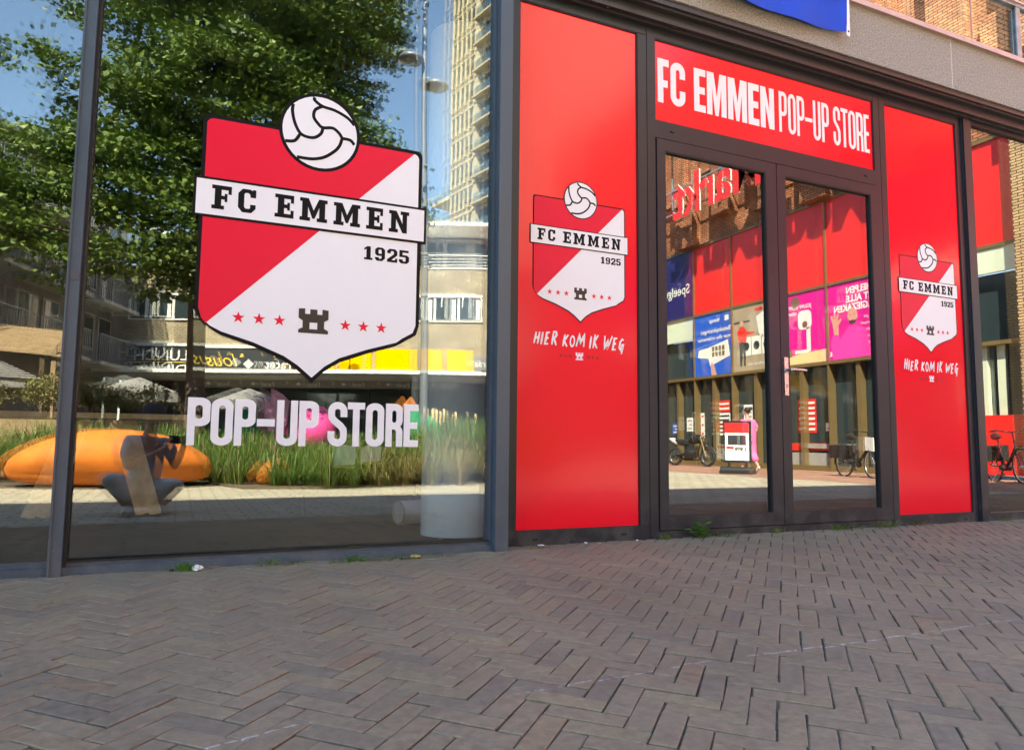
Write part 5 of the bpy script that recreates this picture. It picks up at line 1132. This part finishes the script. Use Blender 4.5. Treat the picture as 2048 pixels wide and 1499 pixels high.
# play sculptures between grasses and shops
t = thing('flower_sculpture', 'pink bird-like play sculpture with pointed pale petals behind the grass', 'sculpture', (2.3, Ym(16.5), GB))
FM = frame((0, Ym(16.5), 0), (0, 1))                           # u = -x
def FX(u, v, d): return (u, Ym(16.5)+d, v)
b = MB(); b.plate([[(1.66,1.15),(1.62,1.5),(1.8,1.35),(1.78,1.72),(2.0,1.6),(2.15,1.45),(2.1,0.95),(1.95,0.75),(1.75,0.8)]], FX, -0.15, 0.15); b.build('petal', MT['palepink'], t)
b = MB(); b.lathe([(0.0,-0.55),(0.3,-0.45),(0.48,-0.1),(0.45,0.25),(0.2,0.5),(0,0.55)], (2.72, Ym(16.5), 0.85), 20); b.tube([(2.72,Ym(16.5),GB),(2.72,Ym(16.5),0.4)], 0.06, 8); b.tube([(1.9,Ym(16.5),GB),(1.9,Ym(16.5),0.9)], 0.05, 8); b.build('body', MT['hotpink'], t)
b = MB(); b.tube([(2.45,Ym(16.3),0.5),(2.2,Ym(16.1),0.35)], [0.12,0.02], 8); b.build('beak', MT['yellow'], t)
t = thing('leaf_sculpture', 'green and orange angular play sculpture beside the row of wooden posts', 'sculpture', (5.2, Ym(16.5), GB))
b = MB(); b.plate([[(4.95,1.45),(5.15,1.38),(5.9,0.75),(5.85,0.3),(4.9,0.3),(4.8,1.0)]], FX, -0.12, 0.12); b.build('leaf', MT['green'], t)
b = MB(); b.plate([[(4.75,1.4),(4.98,1.66),(5.15,1.42),(5.45,1.2),(5.4,1.13),(4.8,1.28)]], FX, -0.3, -0.14); b.build('orange_roof', MT['orange'], t)
t = thing('leaf_sculpture', 'small green and red play sculpture left of the pink one', 'sculpture', (1.3, Ym(16.8), GB))
b = MB(); b.plate([[(1.1,0.2),(1.5,0.2),(1.55,1.35),(1.35,1.3),(1.05,0.9)]], FX, -0.4, -0.2); b.build('leaf', MT['green'], t)
for k in range(9):
    x_ = 5.62+k*0.095+(0.02 if k > 3 else 0)+(0.45 if k == 7 else 0)+(0.85 if k == 8 else 0)
    b = MB(); b.bar((x_, Ym(17), GB), (x_, Ym(17), 1.42-0.03*(k % 3)-(0.06 if k > 3 else 0)), 0.05, 0.05); b.build('wooden_post', MT['wood'], None, (x_, Ym(17), GB), label=['first','second','third','fourth','fifth','sixth','seventh','lone eighth','lone last'][k]+' pale wooden post from the left in the row beside the grasses', cat='post', group='pale wooden posts beside the grasses')
# terrace: slatted pergola and dark parasols
t = thing('slatted_pergola', 'tan slatted pergola roof over the terrace at the far left', 'pergola', (-4, Ym(19), GB))
for k in range(22):
    b = MB(); b.bar((-6.2, Ym(18)+0-0.13*k, 2.55+0.04*k), (-2.35, Ym(18)-0.13*k, 2.35+0.04*k), 0.05, 0.03); b.build('slat', MT['thatch'], t)
for x_, y_ in ((-6.0,Ym(18.1)),(-2.5,Ym(18.1)),(-6.0,Ym(20.7)),(-2.5,Ym(20.7))):
    b = MB(); b.bar((x_,y_,GB),(x_,y_,2.6),0.09,0.09); b.build('leg', MT['thatch'], t)
def parasol(x, Y, lab, z=1.9, h=0.42, r_=1.3):
    t = thing('parasol', lab, 'parasol', (x, Ym(Y), GB), 'dark terrace parasols')
    b = MB(); y = Ym(Y); ring = [(x+r_*math.cos(R(45+90*i)), y+r_*math.sin(R(45+90*i)), z) for i in range(4)]; low = [(p[0], p[1], p[2]-0.25) for p in ring]
    b.add(ring+[(x, y, z+h)], [(0,1,4),(1,2,4),(2,3,4),(3,0,4)]); b.add(ring+low, [(0,4,5,1),(1,5,6,2),(2,6,7,3),(3,7,4,0)]); b.build('canopy', MT['parasol'], t)
    b = MB(); b.tube([(x,y,GB),(x,y,z+h)], 0.03, 8); b.build('pole', MT['blackmetal'], t)
parasol(-3.7, 19.5, 'dark grey parasol under the tan slatted pergola'); parasol(-1.0, 20.5, 'dark grey parasol right of the slatted pergola', 1.75); parasol(1.8, 22.5, 'dark grey parasol in front of the charcoal shop signs', 1.7)
# A-frame pavement sign
t = thing('pavement_sign', 'black framed pavement sign with red and white poster by the walking woman', 'pavement sign', (12.72, -6.55, GB))
ph = R(20); FS = frame((12.72, -6.55, 0), (-math.cos(R(35)), math.sin(R(35))))
b = MB(); b.fbox(FS, -0.34, 0.34, 0.18, 1.22, -0.03, 0.03); fr_ = b.build('frame', MT['signblack'], t)
b = MB(); b.fbox(FS, -0.29, 0.29, 0.24, 1.17, 0.03, 0.034); b.build('poster', MT['paper'], t)
b = MB(); b.fbox(FS, -0.29, 0.29, 0.92, 1.17, 0.034, 0.037); b.fbox(FS, 0.08, 0.26, 0.52, 0.58, 0.034, 0.037); b.build('red_print', MT['redpanel'], t)
b = MB(); b.fbox(FS, -0.22, 0.22, 0.62, 0.86, 0.034, 0.037); text_mb(b, '1.999', FS, -0.24, 0.47, 0.13, 0.034, 0.037, offset=0.006); b.build('dark_print', MT['signgrey'], t)
b = MB(); b.fbox(FS, -0.24, -0.18, 0.0, 0.18, -0.02, 0.02); b.fbox(FS, 0.18, 0.24, 0.0, 0.18, -0.02, 0.02); b.build('leg', MT['signblack'], t)
b = MB(); b.tube([FS(-0.42,-0.02,0.0), FS(0.42,-0.02,0.0)], 0.1, 12); b.fbox(FS, -0.4, 0.4, GB, GB+0.08, -0.25, 0.25); b.build('base', MT['signblack'], t)

# ---------------- bicycles and motorcycle (built once, then copied)
def wheel_(parent, x, z, r_, name='wheel', y=0.0, tr=0.022):
    b = MB(); b.torus((x,y,z), (0,1,0), r_, tr, 36, 8); w_ = b.build(name, MT['tyre'], parent)
    b = MB(); b.torus((x,y,z), (0,1,0), r_-tr-0.004, 0.009, 36, 6); b.build('rim', MT['alu'], w_)
    b = MB(); [b.tube([(x,y,z),(x+math.cos(k*0.349)*(r_-tr),y,z+math.sin(k*0.349)*(r_-tr))], 0.0018, 4) for k in range(18)]; b.tube([(x,y-0.05,z),(x,y+0.05,z)], 0.02, 10); b.build('spokes', MT['alu'], w_)
def make_bike(lab):
    t = thing('bicycle', lab, 'bicycle', (0,0,0), 'bicycles parked along the red building')
    r_ = 0.34; wheel_(t, 0, r_, r_); wheel_(t, 1.08, r_, r_)
    b = MB(); bb_ = (0.45,0,0.30); st = (0.28,0,0.78); ht = (0.88,0,0.86); hb_ = (0.92,0,0.72)
    b.tube([bb_, st], 0.019, 8); b.tube([bb_, (0.6,0,0.40), hb_], 0.032, 10); b.tube([ht, hb_], 0.022, 8)
    for s_ in (-0.05, 0.05): b.tube([(0,s_,r_), (0.45,s_*0.5,0.30)], 0.010, 6); b.tube([(0,s_,r_), (0.29,s_*0.4,0.72)], 0.009, 6)
    b.tube([hb_, (0.95,0.05,0.66), (1.08,0.05,r_)], 0.014, 8); b.tube([hb_, (0.95,-0.05,0.66), (1.08,-0.05,r_)], 0.014, 8)
    b.build('frame', MT['blackmetal'], t)
    b = MB()
    for cx_, a0, a1 in ((0, 10, 200), (1.08, -20, 150)):
        pts = [(cx_+0.385*math.cos(R(a)), 0, r_+0.385*math.sin(R(a))) for a in range(a0, a1+1, 12)]
        b.tube(pts, 0.022, 6)
    b.build('mudguard', MT['blackmetal'], t)
    b = MB(); b.tube([ht, (0.84,0,1.02)], 0.014, 8); b.tube([(0.66,-0.30,1.05),(0.80,-0.26,1.07),(0.87,-0.10,1.03),(0.87,0.10,1.03),(0.80,0.26,1.07),(0.66,0.30,1.05)], 0.012, 8); b.build('handlebar', MT['blackmetal'], t)
    b = MB(); b.tube([(0.66,-0.32,1.05),(0.78,-0.265,1.07)], 0.018, 8); b.tube([(0.66,0.32,1.05),(0.78,0.265,1.07)], 0.018, 8); b.build('grips', MT['saddle'], t)
    b = MB(); b.tube([st, (0.25,0,0.9)], 0.013, 8); b.tube([(0.12,0,0.94),(0.2,0,0.95),(0.32,0,0.93),(0.40,0,0.93)], [0.07,0.085,0.04,0.02], 12); b.build('saddle', MT['saddle'], t)
    b = MB(); b.tube([(-0.28,0,0.72),(0.2,0,0.74)], 0.008, 6)
    for s_ in (-0.07,0.07): b.tube([(-0.28,s_,0.72),(0.2,s_,0.74)], 0.007, 6); b.tube([(0,s_,r_),(-0.12,s_,0.72)], 0.006, 6)
    b.build('carrier', MT['blackmetal'], t)
    for s_ in (-1, 1):
        b = MB(); y0, y1 = sorted((s_*0.09, s_*0.24)); vs = [(-0.25,y0,0.42),(0.14,y0,0.42),(0.14,y1,0.42),(-0.25,y1,0.42),(-0.30,y0,0.76),(0.17,y0,0.76),(0.17,y1,0.72),(-0.30,y1,0.72)]
        b.add(vs, [(0,3,2,1),(4,5,6,7),(0,1,5,4),(1,2,6,5),(2,3,7,6),(3,0,4,7)]); b.build('pannier', MT['bag'], t)
    b = MB(); b.box(-0.31,-0.285,-0.04,0.04,0.60,0.65); b.build('rear_light', MT['redpanel'], t)
    b = MB(); b.tube([(0.45,-0.09,0.30),(0.45,0.09,0.30)], 0.07, 14); b.tube([(0.45,0.1,0.30),(0.56,0.1,0.17)], 0.01, 6); b.box(0.50,0.62,0.1,0.19,0.155,0.18); b.tube([(0.45,-0.1,0.30),(0.34,-0.1,0.43)], 0.01, 6); b.box(0.28,0.40,-0.19,-0.1,0.42,0.445); b.build('crank', MT['blackmetal'], t)
    b = MB(); b.tube([(0.36,0.05,0.30),(0.25,0.20,0.0)], 0.009, 6); b.build('kickstand', MT['alu'], t)
    return t
bk = make_bike('black bicycle with dark panniers between the red building and the street')
bk.location = (14.45, -4.85, GB); bk.rotation_euler = (R(3), 0, R(105))
b3_ = copy_tree(bk); b3_.location = (15.8, -2.16, GB); b3_.rotation_euler = (R(-3), 0, R(122)); b3_['label'] = 'black bicycle in front of the low red panel, seen in the far right window'
b = MB(); b.add([(0.86,-0.20,0.62),(1.12,-0.20,0.60),(1.12,0.06,0.60),(0.86,0.06,0.62),(0.84,-0.22,0.92),(1.14,-0.22,0.90),(1.14,0.08,0.90),(0.84,0.08,0.92)], [(0,3,2,1),(4,5,6,7),(0,1,5,4),(1,2,6,5),(2,3,7,6),(3,0,4,7)])
wb = b.build('white_bag', MT['paper'], None); wb.parent = bk
def make_moto():
    t = thing('motorcycle', 'black motorcycle with white tail parked by the red building', 'motorcycle', (0,0,0))
    for x_ in (0, 1.42):
        wheel_(t, x_, 0.31, 0.27, tr=0.05)
    b = MB(); b.tube([(0,-0.1,0.31),(0.5,-0.08,0.4)], 0.025, 8); b.tube([(0,0.1,0.31),(0.5,0.08,0.4)], 0.025, 8); b.tube([(0.5,0,0.35),(0.45,0,0.72),(1.12,0,0.88)], 0.03, 8); b.tube([(0.5,0,0.25),(0.95,0,0.3),(1.12,0,0.85)], 0.025, 8); b.build('frame', MT['blackmetal'], t)
    b = MB(); b.tube([(0.5,0,0.36),(0.7,0,0.44),(0.92,0,0.42)], [0.14,0.2,0.12], 12); b.tube([(0.78,0,0.45),(0.9,0,0.66)], 0.09, 12); b.tube([(0.9,-0.12,0.45),(0.95,-0.14,0.22),(0.3,-0.16,0.22),(-0.05,-0.18,0.34)], [0.025,0.025,0.035,0.045], 8); b.build('engine', MT['signblack'], t)
    b = MB(); b.tube([(0.62,0,0.80),(0.8,0,0.88),(1.0,0,0.90),(1.14,0,0.82)], [0.07,0.15,0.15,0.06], 14); b.build('fuel_tank', MT['blackmetal'], t)
    b = MB(); b.tube([(-0.05,0,0.86),(0.2,0,0.80),(0.5,0,0.77),(0.66,0,0.80)], [0.06,0.11,0.12,0.07], 12); b.build('saddle', MT['saddle'], t)
    b = MB(); b.tube([(-0.30,0,0.92),(-0.1,0,0.86),(0.15,0,0.76)], [0.02,0.09,0.08], 12); b.build('tail', MT['whiteframe'], t)
    b = MB(); [b.tube([(1.42,s_,0.31),(1.16,s_,0.98)], 0.028, 8) for s_ in (-0.1, 0.1)]; b.build('fork', MT['bronze'], t)
    b = MB(); b.tube([(1.02,-0.36,1.04),(1.16,-0.18,1.02),(1.16,0.18,1.02),(1.02,0.36,1.04)], 0.014, 8); b.build('handlebar', MT['blackmetal'], t)
    b = MB(); b.tube([(1.2,0,0.88),(1.32,0,0.86)], [0.06,0.09], 14); b.build('headlight', MT['alu'], t)
    b = MB(); b.tube([(1.42+0.34*math.cos(R(a)),0,0.31+0.34*math.sin(R(a))) for a in range(20,150,12)], 0.04, 8); b.build('mudguard', MT['signblack'], t)
    return t
mo = make_moto(); mo.location = (15.6, -12.9, GB); mo.rotation_euler = (R(4), 0, R(80))
# ================================================================== PEOPLE
def skin(name, nodes, edges, mats, parent, root, sub=2, region=None):
    """nodes: name -> (pos, radius or (rx, ry)); one continuous skinned surface."""
    me = bpy.data.meshes.new(name); idx = {k: i for i, k in enumerate(nodes)}
    off = sumloc(parent)
    me.from_pydata([tuple(Vector(p)-off) for p, _ in nodes.values()], [(idx[a], idx[c]) for a, c in edges], [])
    ob = bpy.data.objects.new(name, me); COL.objects.link(ob)
    md = ob.modifiers.new('s', 'SKIN'); md.use_smooth_shade = True
    for (k, (p, r_)), sv in zip(nodes.items(), me.skin_vertices[0].data):
        sv.radius = (r_, r_) if not isinstance(r_, tuple) else r_; sv.use_root = (k == root)
    s2 = ob.modifiers.new('u', 'SUBSURF'); s2.levels = sub; s2.render_levels = sub
    dg = bpy.context.evaluated_depsgraph_get(); m2 = bpy.data.meshes.new_from_object(ob.evaluated_get(dg))
    ob.modifiers.clear(); ob.data = m2; bpy.data.meshes.remove(me)
    m2.name = name
    for q in mats: m2.materials.append(q)
    for p in m2.polygons: p.use_smooth = True; p.material_index = 0
    if region:
        for p in m2.polygons: p.material_index = region(p.center + off)
    ob.parent = parent; return ob
def hand(nodes, edges, wrist, key, d, n, side, r_=0.009, curl=0.5):
    """five separate fingers from a palm; d points along the hand, n out of the palm, side towards the thumb."""
    d = Vector(d).normalized(); n = Vector(n).normalized(); side = Vector(side).normalized(); w_ = Vector(nodes[wrist][0])
    nodes[key+'p'] = (tuple(w_+d*0.05), (0.022, 0.03)); edges.append((wrist, key+'p'))
    for k, (o, l) in enumerate(((-0.028, 0.055), (-0.010, 0.068), (0.009, 0.072), (0.027, 0.064))):
        b0 = w_+d*0.085+side*o
        nodes[f'{key}{k}a'] = (tuple(b0), r_); nodes[f'{key}{k}b'] = (tuple(b0+d*l*0.45+n*l*0.2*curl), r_*0.95); nodes[f'{key}{k}c'] = (tuple(b0+d*l*0.75+n*l*0.75*curl), r_*0.8)
        edges += [(key+'p', f'{key}{k}a'), (f'{key}{k}a', f'{key}{k}b'), (f'{key}{k}b', f'{key}{k}c')]
    t0 = w_+d*0.04+side*0.038
    nodes[key+'ta'] = (tuple(t0), r_*1.15); nodes[key+'tb'] = (tuple(t0+d*0.03+side*0.018+n*0.012), r_*0.95)
    edges += [(key+'p', key+'ta'), (key+'ta', key+'tb')]
def face(parent, c, fwd, sc_=1.0, hairm=None, cap=None):
    """nose, ears, eyes and mouth on a head centred at c looking along fwd."""
    c = Vector(c); f = Vector(fwd).normalized(); s_ = f.cross(Vector((0,0,1))).normalized(); u_ = s_.cross(f)
    b = MB(); b.tube([c+f*0.088*sc_+u_*0.012, c+f*0.108*sc_-u_*0.022, c+f*0.092*sc_-u_*0.03], [0.007,0.014,0.009], 8); b.build('nose', MT['skin'], parent)
    for q in (-1, 1):
        b = MB(); b.tube([c+s_*q*0.074+u_*0.02, c+s_*q*0.086, c+s_*q*0.078-u_*0.028], [0.008,0.013,0.006], 8); b.build('ear', MT['skin'], parent)
        b = MB(); b.tube([c+f*0.083*sc_+s_*q*0.031+u_*0.018, c+f*0.09*sc_+s_*q*0.031+u_*0.018], [0.011,0.006], 8); b.build('eye', MT['hair'], parent)
    b = MB(); b.tube([c+f*0.088*sc_-s_*0.022-u_*0.05, c+f*0.094*sc_-u_*0.052, c+f*0.088*sc_+s_*0.022-u_*0.05], 0.005, 6); b.build('mouth', mat('lips', (0.3,0.12,0.1), 0.5), parent)
# photographer, squatting behind the phone; seen only in the left window
ph_ = thing('person', 'squatting person in grey t-shirt, beige trousers and cap photographing the shop', 'person', (-0.28, -0.2, GB))
CP = Vector((0, 0, CAMZ)); rr = Vector((math.cos(yaw), -math.sin(yaw), 0)); ff = Vector((math.sin(yaw), math.cos(yaw), 0))
hl_ = CP - rr*0.085 - ff*0.035 - Vector((0,0,0.012)); hr_ = CP + rr*0.085 - ff*0.035 - Vector((0,0,0.012))
wl_ = hl_ - ff*0.06 - Vector((0,0,0.07)); wr_ = hr_ - ff*0.06 - Vector((0,0,0.07))
N = {'pel': ((-0.29,-0.30,0.12), (0.15,0.13)), 'bel': ((-0.28,-0.27,0.27), (0.145,0.12)), 'che': ((-0.27,-0.20,0.46), (0.155,0.115)), 'nec0': ((-0.25,-0.16,0.62), 0.075), 'nec': ((-0.245,-0.135,0.68), 0.055),
     'hd1': ((-0.235,-0.115,0.745), (0.072,0.082)), 'hd2': ((-0.232,-0.108,0.81), (0.08,0.095)), 'hd3': ((-0.232,-0.12,0.865), (0.065,0.075)),
     'shl': ((-0.435,-0.18,0.58), 0.062), 'ell': ((-0.43,-0.04,0.34), 0.045), 'wrl': (tuple(wl_), 0.028), 'shr': ((-0.09,-0.18,0.58), 0.062), 'elr': ((-0.02,-0.19,0.33), 0.045), 'wrr': (tuple(wr_), 0.028),
     'hil': ((-0.39,-0.28,0.10), 0.10), 'knl': ((-0.56,0.16,0.27), 0.068), 'anl': ((-0.40,-0.02,GB+0.09), 0.045), 'ftl': ((-0.41,0.10,GB+0.035), 0.035),
     'hir': ((-0.19,-0.28,0.10), 0.10), 'knr': ((0.02,0.08,0.20), 0.068), 'anr': ((-0.13,-0.10,GB+0.09), 0.045), 'ftr': ((-0.11,0.02,GB+0.035), 0.035)}
E_ = [('pel','bel'),('bel','che'),('che','nec0'),('nec0','nec'),('nec','hd1'),('hd1','hd2'),('hd2','hd3'),('che','shl'),('shl','ell'),('ell','wrl'),('che','shr'),('shr','elr'),('elr','wrr'),
      ('pel','hil'),('hil','knl'),('knl','anl'),('anl','ftl'),('pel','hir'),('hir','knr'),('knr','anr'),('anr','ftr')]
body = {k: ((p, (r_ if not isinstance(r_, tuple) else (r_[0]*0.9, r_[1]*0.9)))) for k, (p, r_) in N.items()}
eb = list(E_); hand(body, eb, 'wrl', 'L', (hl_-wl_), rr, ff*-1); hand(body, eb, 'wrr', 'R', (hr_-wr_), -rr, ff*-1)
skin('body', body, eb, [MT['skin']], ph_, 'pel')
sh_ = {k: (N[k][0], tuple(x*1.06 for x in N[k][1]) if isinstance(N[k][1], tuple) else N[k][1]*1.12) for k in ('pel','bel','che','nec0','shl','shr')}
sh_['al'] = (tuple(Vector(N['shl'][0]).lerp(Vector(N['ell'][0]), 0.72)), 0.068); sh_['ar'] = (tuple(Vector(N['shr'][0]).lerp(Vector(N['elr'][0]), 0.72)), 0.068)
sh_['pel'] = ((-0.29,-0.29,0.19), (0.155,0.135))
skin('t_shirt', sh_, [('pel','bel'),('bel','che'),('che','nec0'),('che','shl'),('shl','al'),('che','shr'),('shr','ar')], [MT['tshirt']], ph_, 'che')
tr_ = {k: (N[k][0], tuple(x*1.08 for x in N[k][1]) if isinstance(N[k][1], tuple) else N[k][1]*1.22) for k in ('pel','hil','knl','hir','knr')}
tr_['anl'] = (tuple(Vector(N['anl'][0])+Vector((0,0,0.05))), 0.07); tr_['anr'] = (tuple(Vector(N['anr'][0])+Vector((0,0,0.05))), 0.07)
skin('trousers', tr_, [('pel','hil'),('hil','knl'),('knl','anl'),('pel','hir'),('hir','knr'),('knr','anr')], [MT['trousers']], ph_, 'pel')
for k in ('l', 'r'):
    a_ = Vector(N['an'+k][0]); f_ = Vector(N['ft'+k][0]); b = MB(); b.tube([a_+Vector((0,-0.05,-0.04)), a_+Vector((0,0.0,-0.03)), f_+Vector((0,-.02,0.01)), f_+Vector((0,.08,-0.005))], [0.04,0.052,0.045,0.028], 12); b.build('shoe', MT['shoe'], ph_)
face(ph_, N['hd2'][0], (0.25,0.95,-0.15))
hc = N['hd3'][0]; b = MB(); b.lathe([(0.103,-0.035),(0.105,0.0),(0.09,0.05),(0.05,0.075),(0,0.08)], (hc[0], hc[1]+0.005, hc[2]), 24)
b.add([(hc[0]-0.09,hc[1]+0.06,hc[2]-0.03),(hc[0]+0.09,hc[1]+0.06,hc[2]-0.03),(hc[0]+0.065,hc[1]+0.18,hc[2]-0.045),(hc[0]-0.065,hc[1]+0.18,hc[2]-0.045),(hc[0]-0.09,hc[1]+0.06,hc[2]-0.02),(hc[0]+0.09,hc[1]+0.06,hc[2]-0.02),(hc[0]+0.065,hc[1]+0.18,hc[2]-0.037),(hc[0]-0.065,hc[1]+0.18,hc[2]-0.037)], [(0,3,2,1),(4,5,6,7),(0,1,5,4),(1,2,6,5),(2,3,7,6),(3,0,4,7)])
b.build('cap', mat('dark_cap', (0.06,0.06,0.065), 0.9), ph_)
b = MB(); c_ = CP - ff*0.022
vs = [c_+rr*a*0.078+Vector((0,0,z*0.037))+ff*y_ for y_ in (-0.004, 0.004) for a, z in ((-1,-1),(1,-1),(1,1),(-1,1))]
b.add(vs, [(3,2,1,0),(4,5,6,7),(0,1,5,4),(1,2,6,5),(2,3,7,6),(3,0,4,7)]); b.build('phone', MT['signblack'], None, None, label='black phone held sideways by the squatting person', cat='phone')
# woman in pink, walking away along the red building
wp = thing('person', 'walking woman in loose pink jumpsuit with dark tied-up hair', 'person', (13.95, -7.5, GB))
def P_(x, y, z): return (13.95+x*0.9+y*0.25, -7.5-y*0.95+x*0.2, GB+z)
N = {'pel': (P_(0,0,0.93), (0.14,0.11)), 'bel': (P_(0,0.01,1.08), (0.12,0.09)), 'che': (P_(0,0.02,1.28), (0.145,0.10)), 'nec0': (P_(0,0.03,1.42), 0.06), 'nec': (P_(0,0.04,1.48), 0.042),
     'hd1': (P_(0,0.07,1.55), (0.06,0.07)), 'hd2': (P_(0,0.07,1.61), (0.07,0.08)), 'hd3': (P_(0,0.05,1.68), (0.055,0.065)),
     'shl': (P_(-0.17,0.02,1.36), 0.05), 'ell': (P_(-0.22,-0.03,1.10), 0.036), 'wrl': (P_(-0.2,0.12,0.92), 0.024), 'shr': (P_(0.17,0.02,1.36), 0.05), 'elr': (P_(0.23,-0.06,1.10), 0.036), 'wrr': (P_(0.2,0.08,0.94), 0.024),
     'hil': (P_(-0.09,0,0.86), 0.085), 'knl': (P_(-0.09,0.16,0.47), 0.055), 'anl': (P_(-0.09,0.22,0.08), 0.036), 'ftl': (P_(-0.09,0.36,0.03), 0.03),
     'hir': (P_(0.09,0,0.86), 0.085), 'knr': (P_(0.09,-0.02,0.45), 0.055), 'anr': (P_(0.09,-0.36,0.17), 0.036), 'ftr': (P_(0.09,-0.30,0.04), 0.03)}
body = dict(N); eb = list(E_)
hand(body, eb, 'wrl', 'L', (0,-0.7,-0.7), (1,0,0), (0,-1,0.3)); hand(body, eb, 'wrr', 'R', (0,-0.7,-0.7), (-1,0,0), (0,-1,0.3))
skin('body', body, eb, [MT['skin']], wp, 'pel')
ju = {'pel': (P_(0,0,0.95), (0.19,0.16)), 'bel': (P_(0,0,1.1), (0.18,0.14)), 'che': (P_(0,0.02,1.28), (0.18,0.14)), 'nec0': (P_(0,0.03,1.41), 0.09), 'al': (P_(-0.24,0.0,1.12), 0.09), 'shl': (P_(-0.18,0.02,1.34), 0.08), 'ar': (P_(0.25,-0.02,1.12), 0.09), 'shr': (P_(0.18,0.02,1.34), 0.08),
      'hil': (P_(-0.10,0,0.84), 0.13), 'knl': (P_(-0.10,0.15,0.47), 0.105), 'anl': (P_(-0.09,0.2,0.2), 0.09), 'hir': (P_(0.10,-0.02,0.84), 0.13), 'knr': (P_(0.10,-0.05,0.47), 0.105), 'anr': (P_(0.09,-0.28,0.28), 0.09)}
skin('jumpsuit', ju, [('pel','bel'),('bel','che'),('che','nec0'),('che','shl'),('shl','al'),('che','shr'),('shr','ar'),('pel','hil'),('hil','knl'),('knl','anl'),('pel','hir'),('hir','knr'),('knr','anr')], [MT['pinkcloth']], wp, 'pel')
face(wp, N['hd2'][0], (-0.35,-0.9,0))
h0 = Vector(N['hd3'][0]); bk_ = Vector((0.0,0.06,0))
b = MB(); b.lathe([(0.0,-0.10),(0.06,-0.085),(0.088,-0.03),(0.085,0.02),(0.05,0.06),(0,0.07)], tuple(h0+Vector((0,0.025,0))), 20); b.lathe([(0,-0.05),(0.045,-0.03),(0.055,0.0),(0.04,0.035),(0,0.05)], tuple(h0+Vector((0.02,0.11,0.02))), 16); b.build('hair', MT['hair'], wp)
for k in ('l', 'r'):
    a_ = Vector(N['an'+k][0]); f_ = Vector(N['ft'+k][0]); b = MB(); b.tube([a_+Vector((0,0.04,-0.03)), a_+Vector((0,0,-0.04)), f_+Vector((0,0,0.0)), f_+Vector((-.01,-.05,-0.005))], [0.03,0.042,0.036,0.02], 12); b.build('shoe', MT['shoe'], wp)
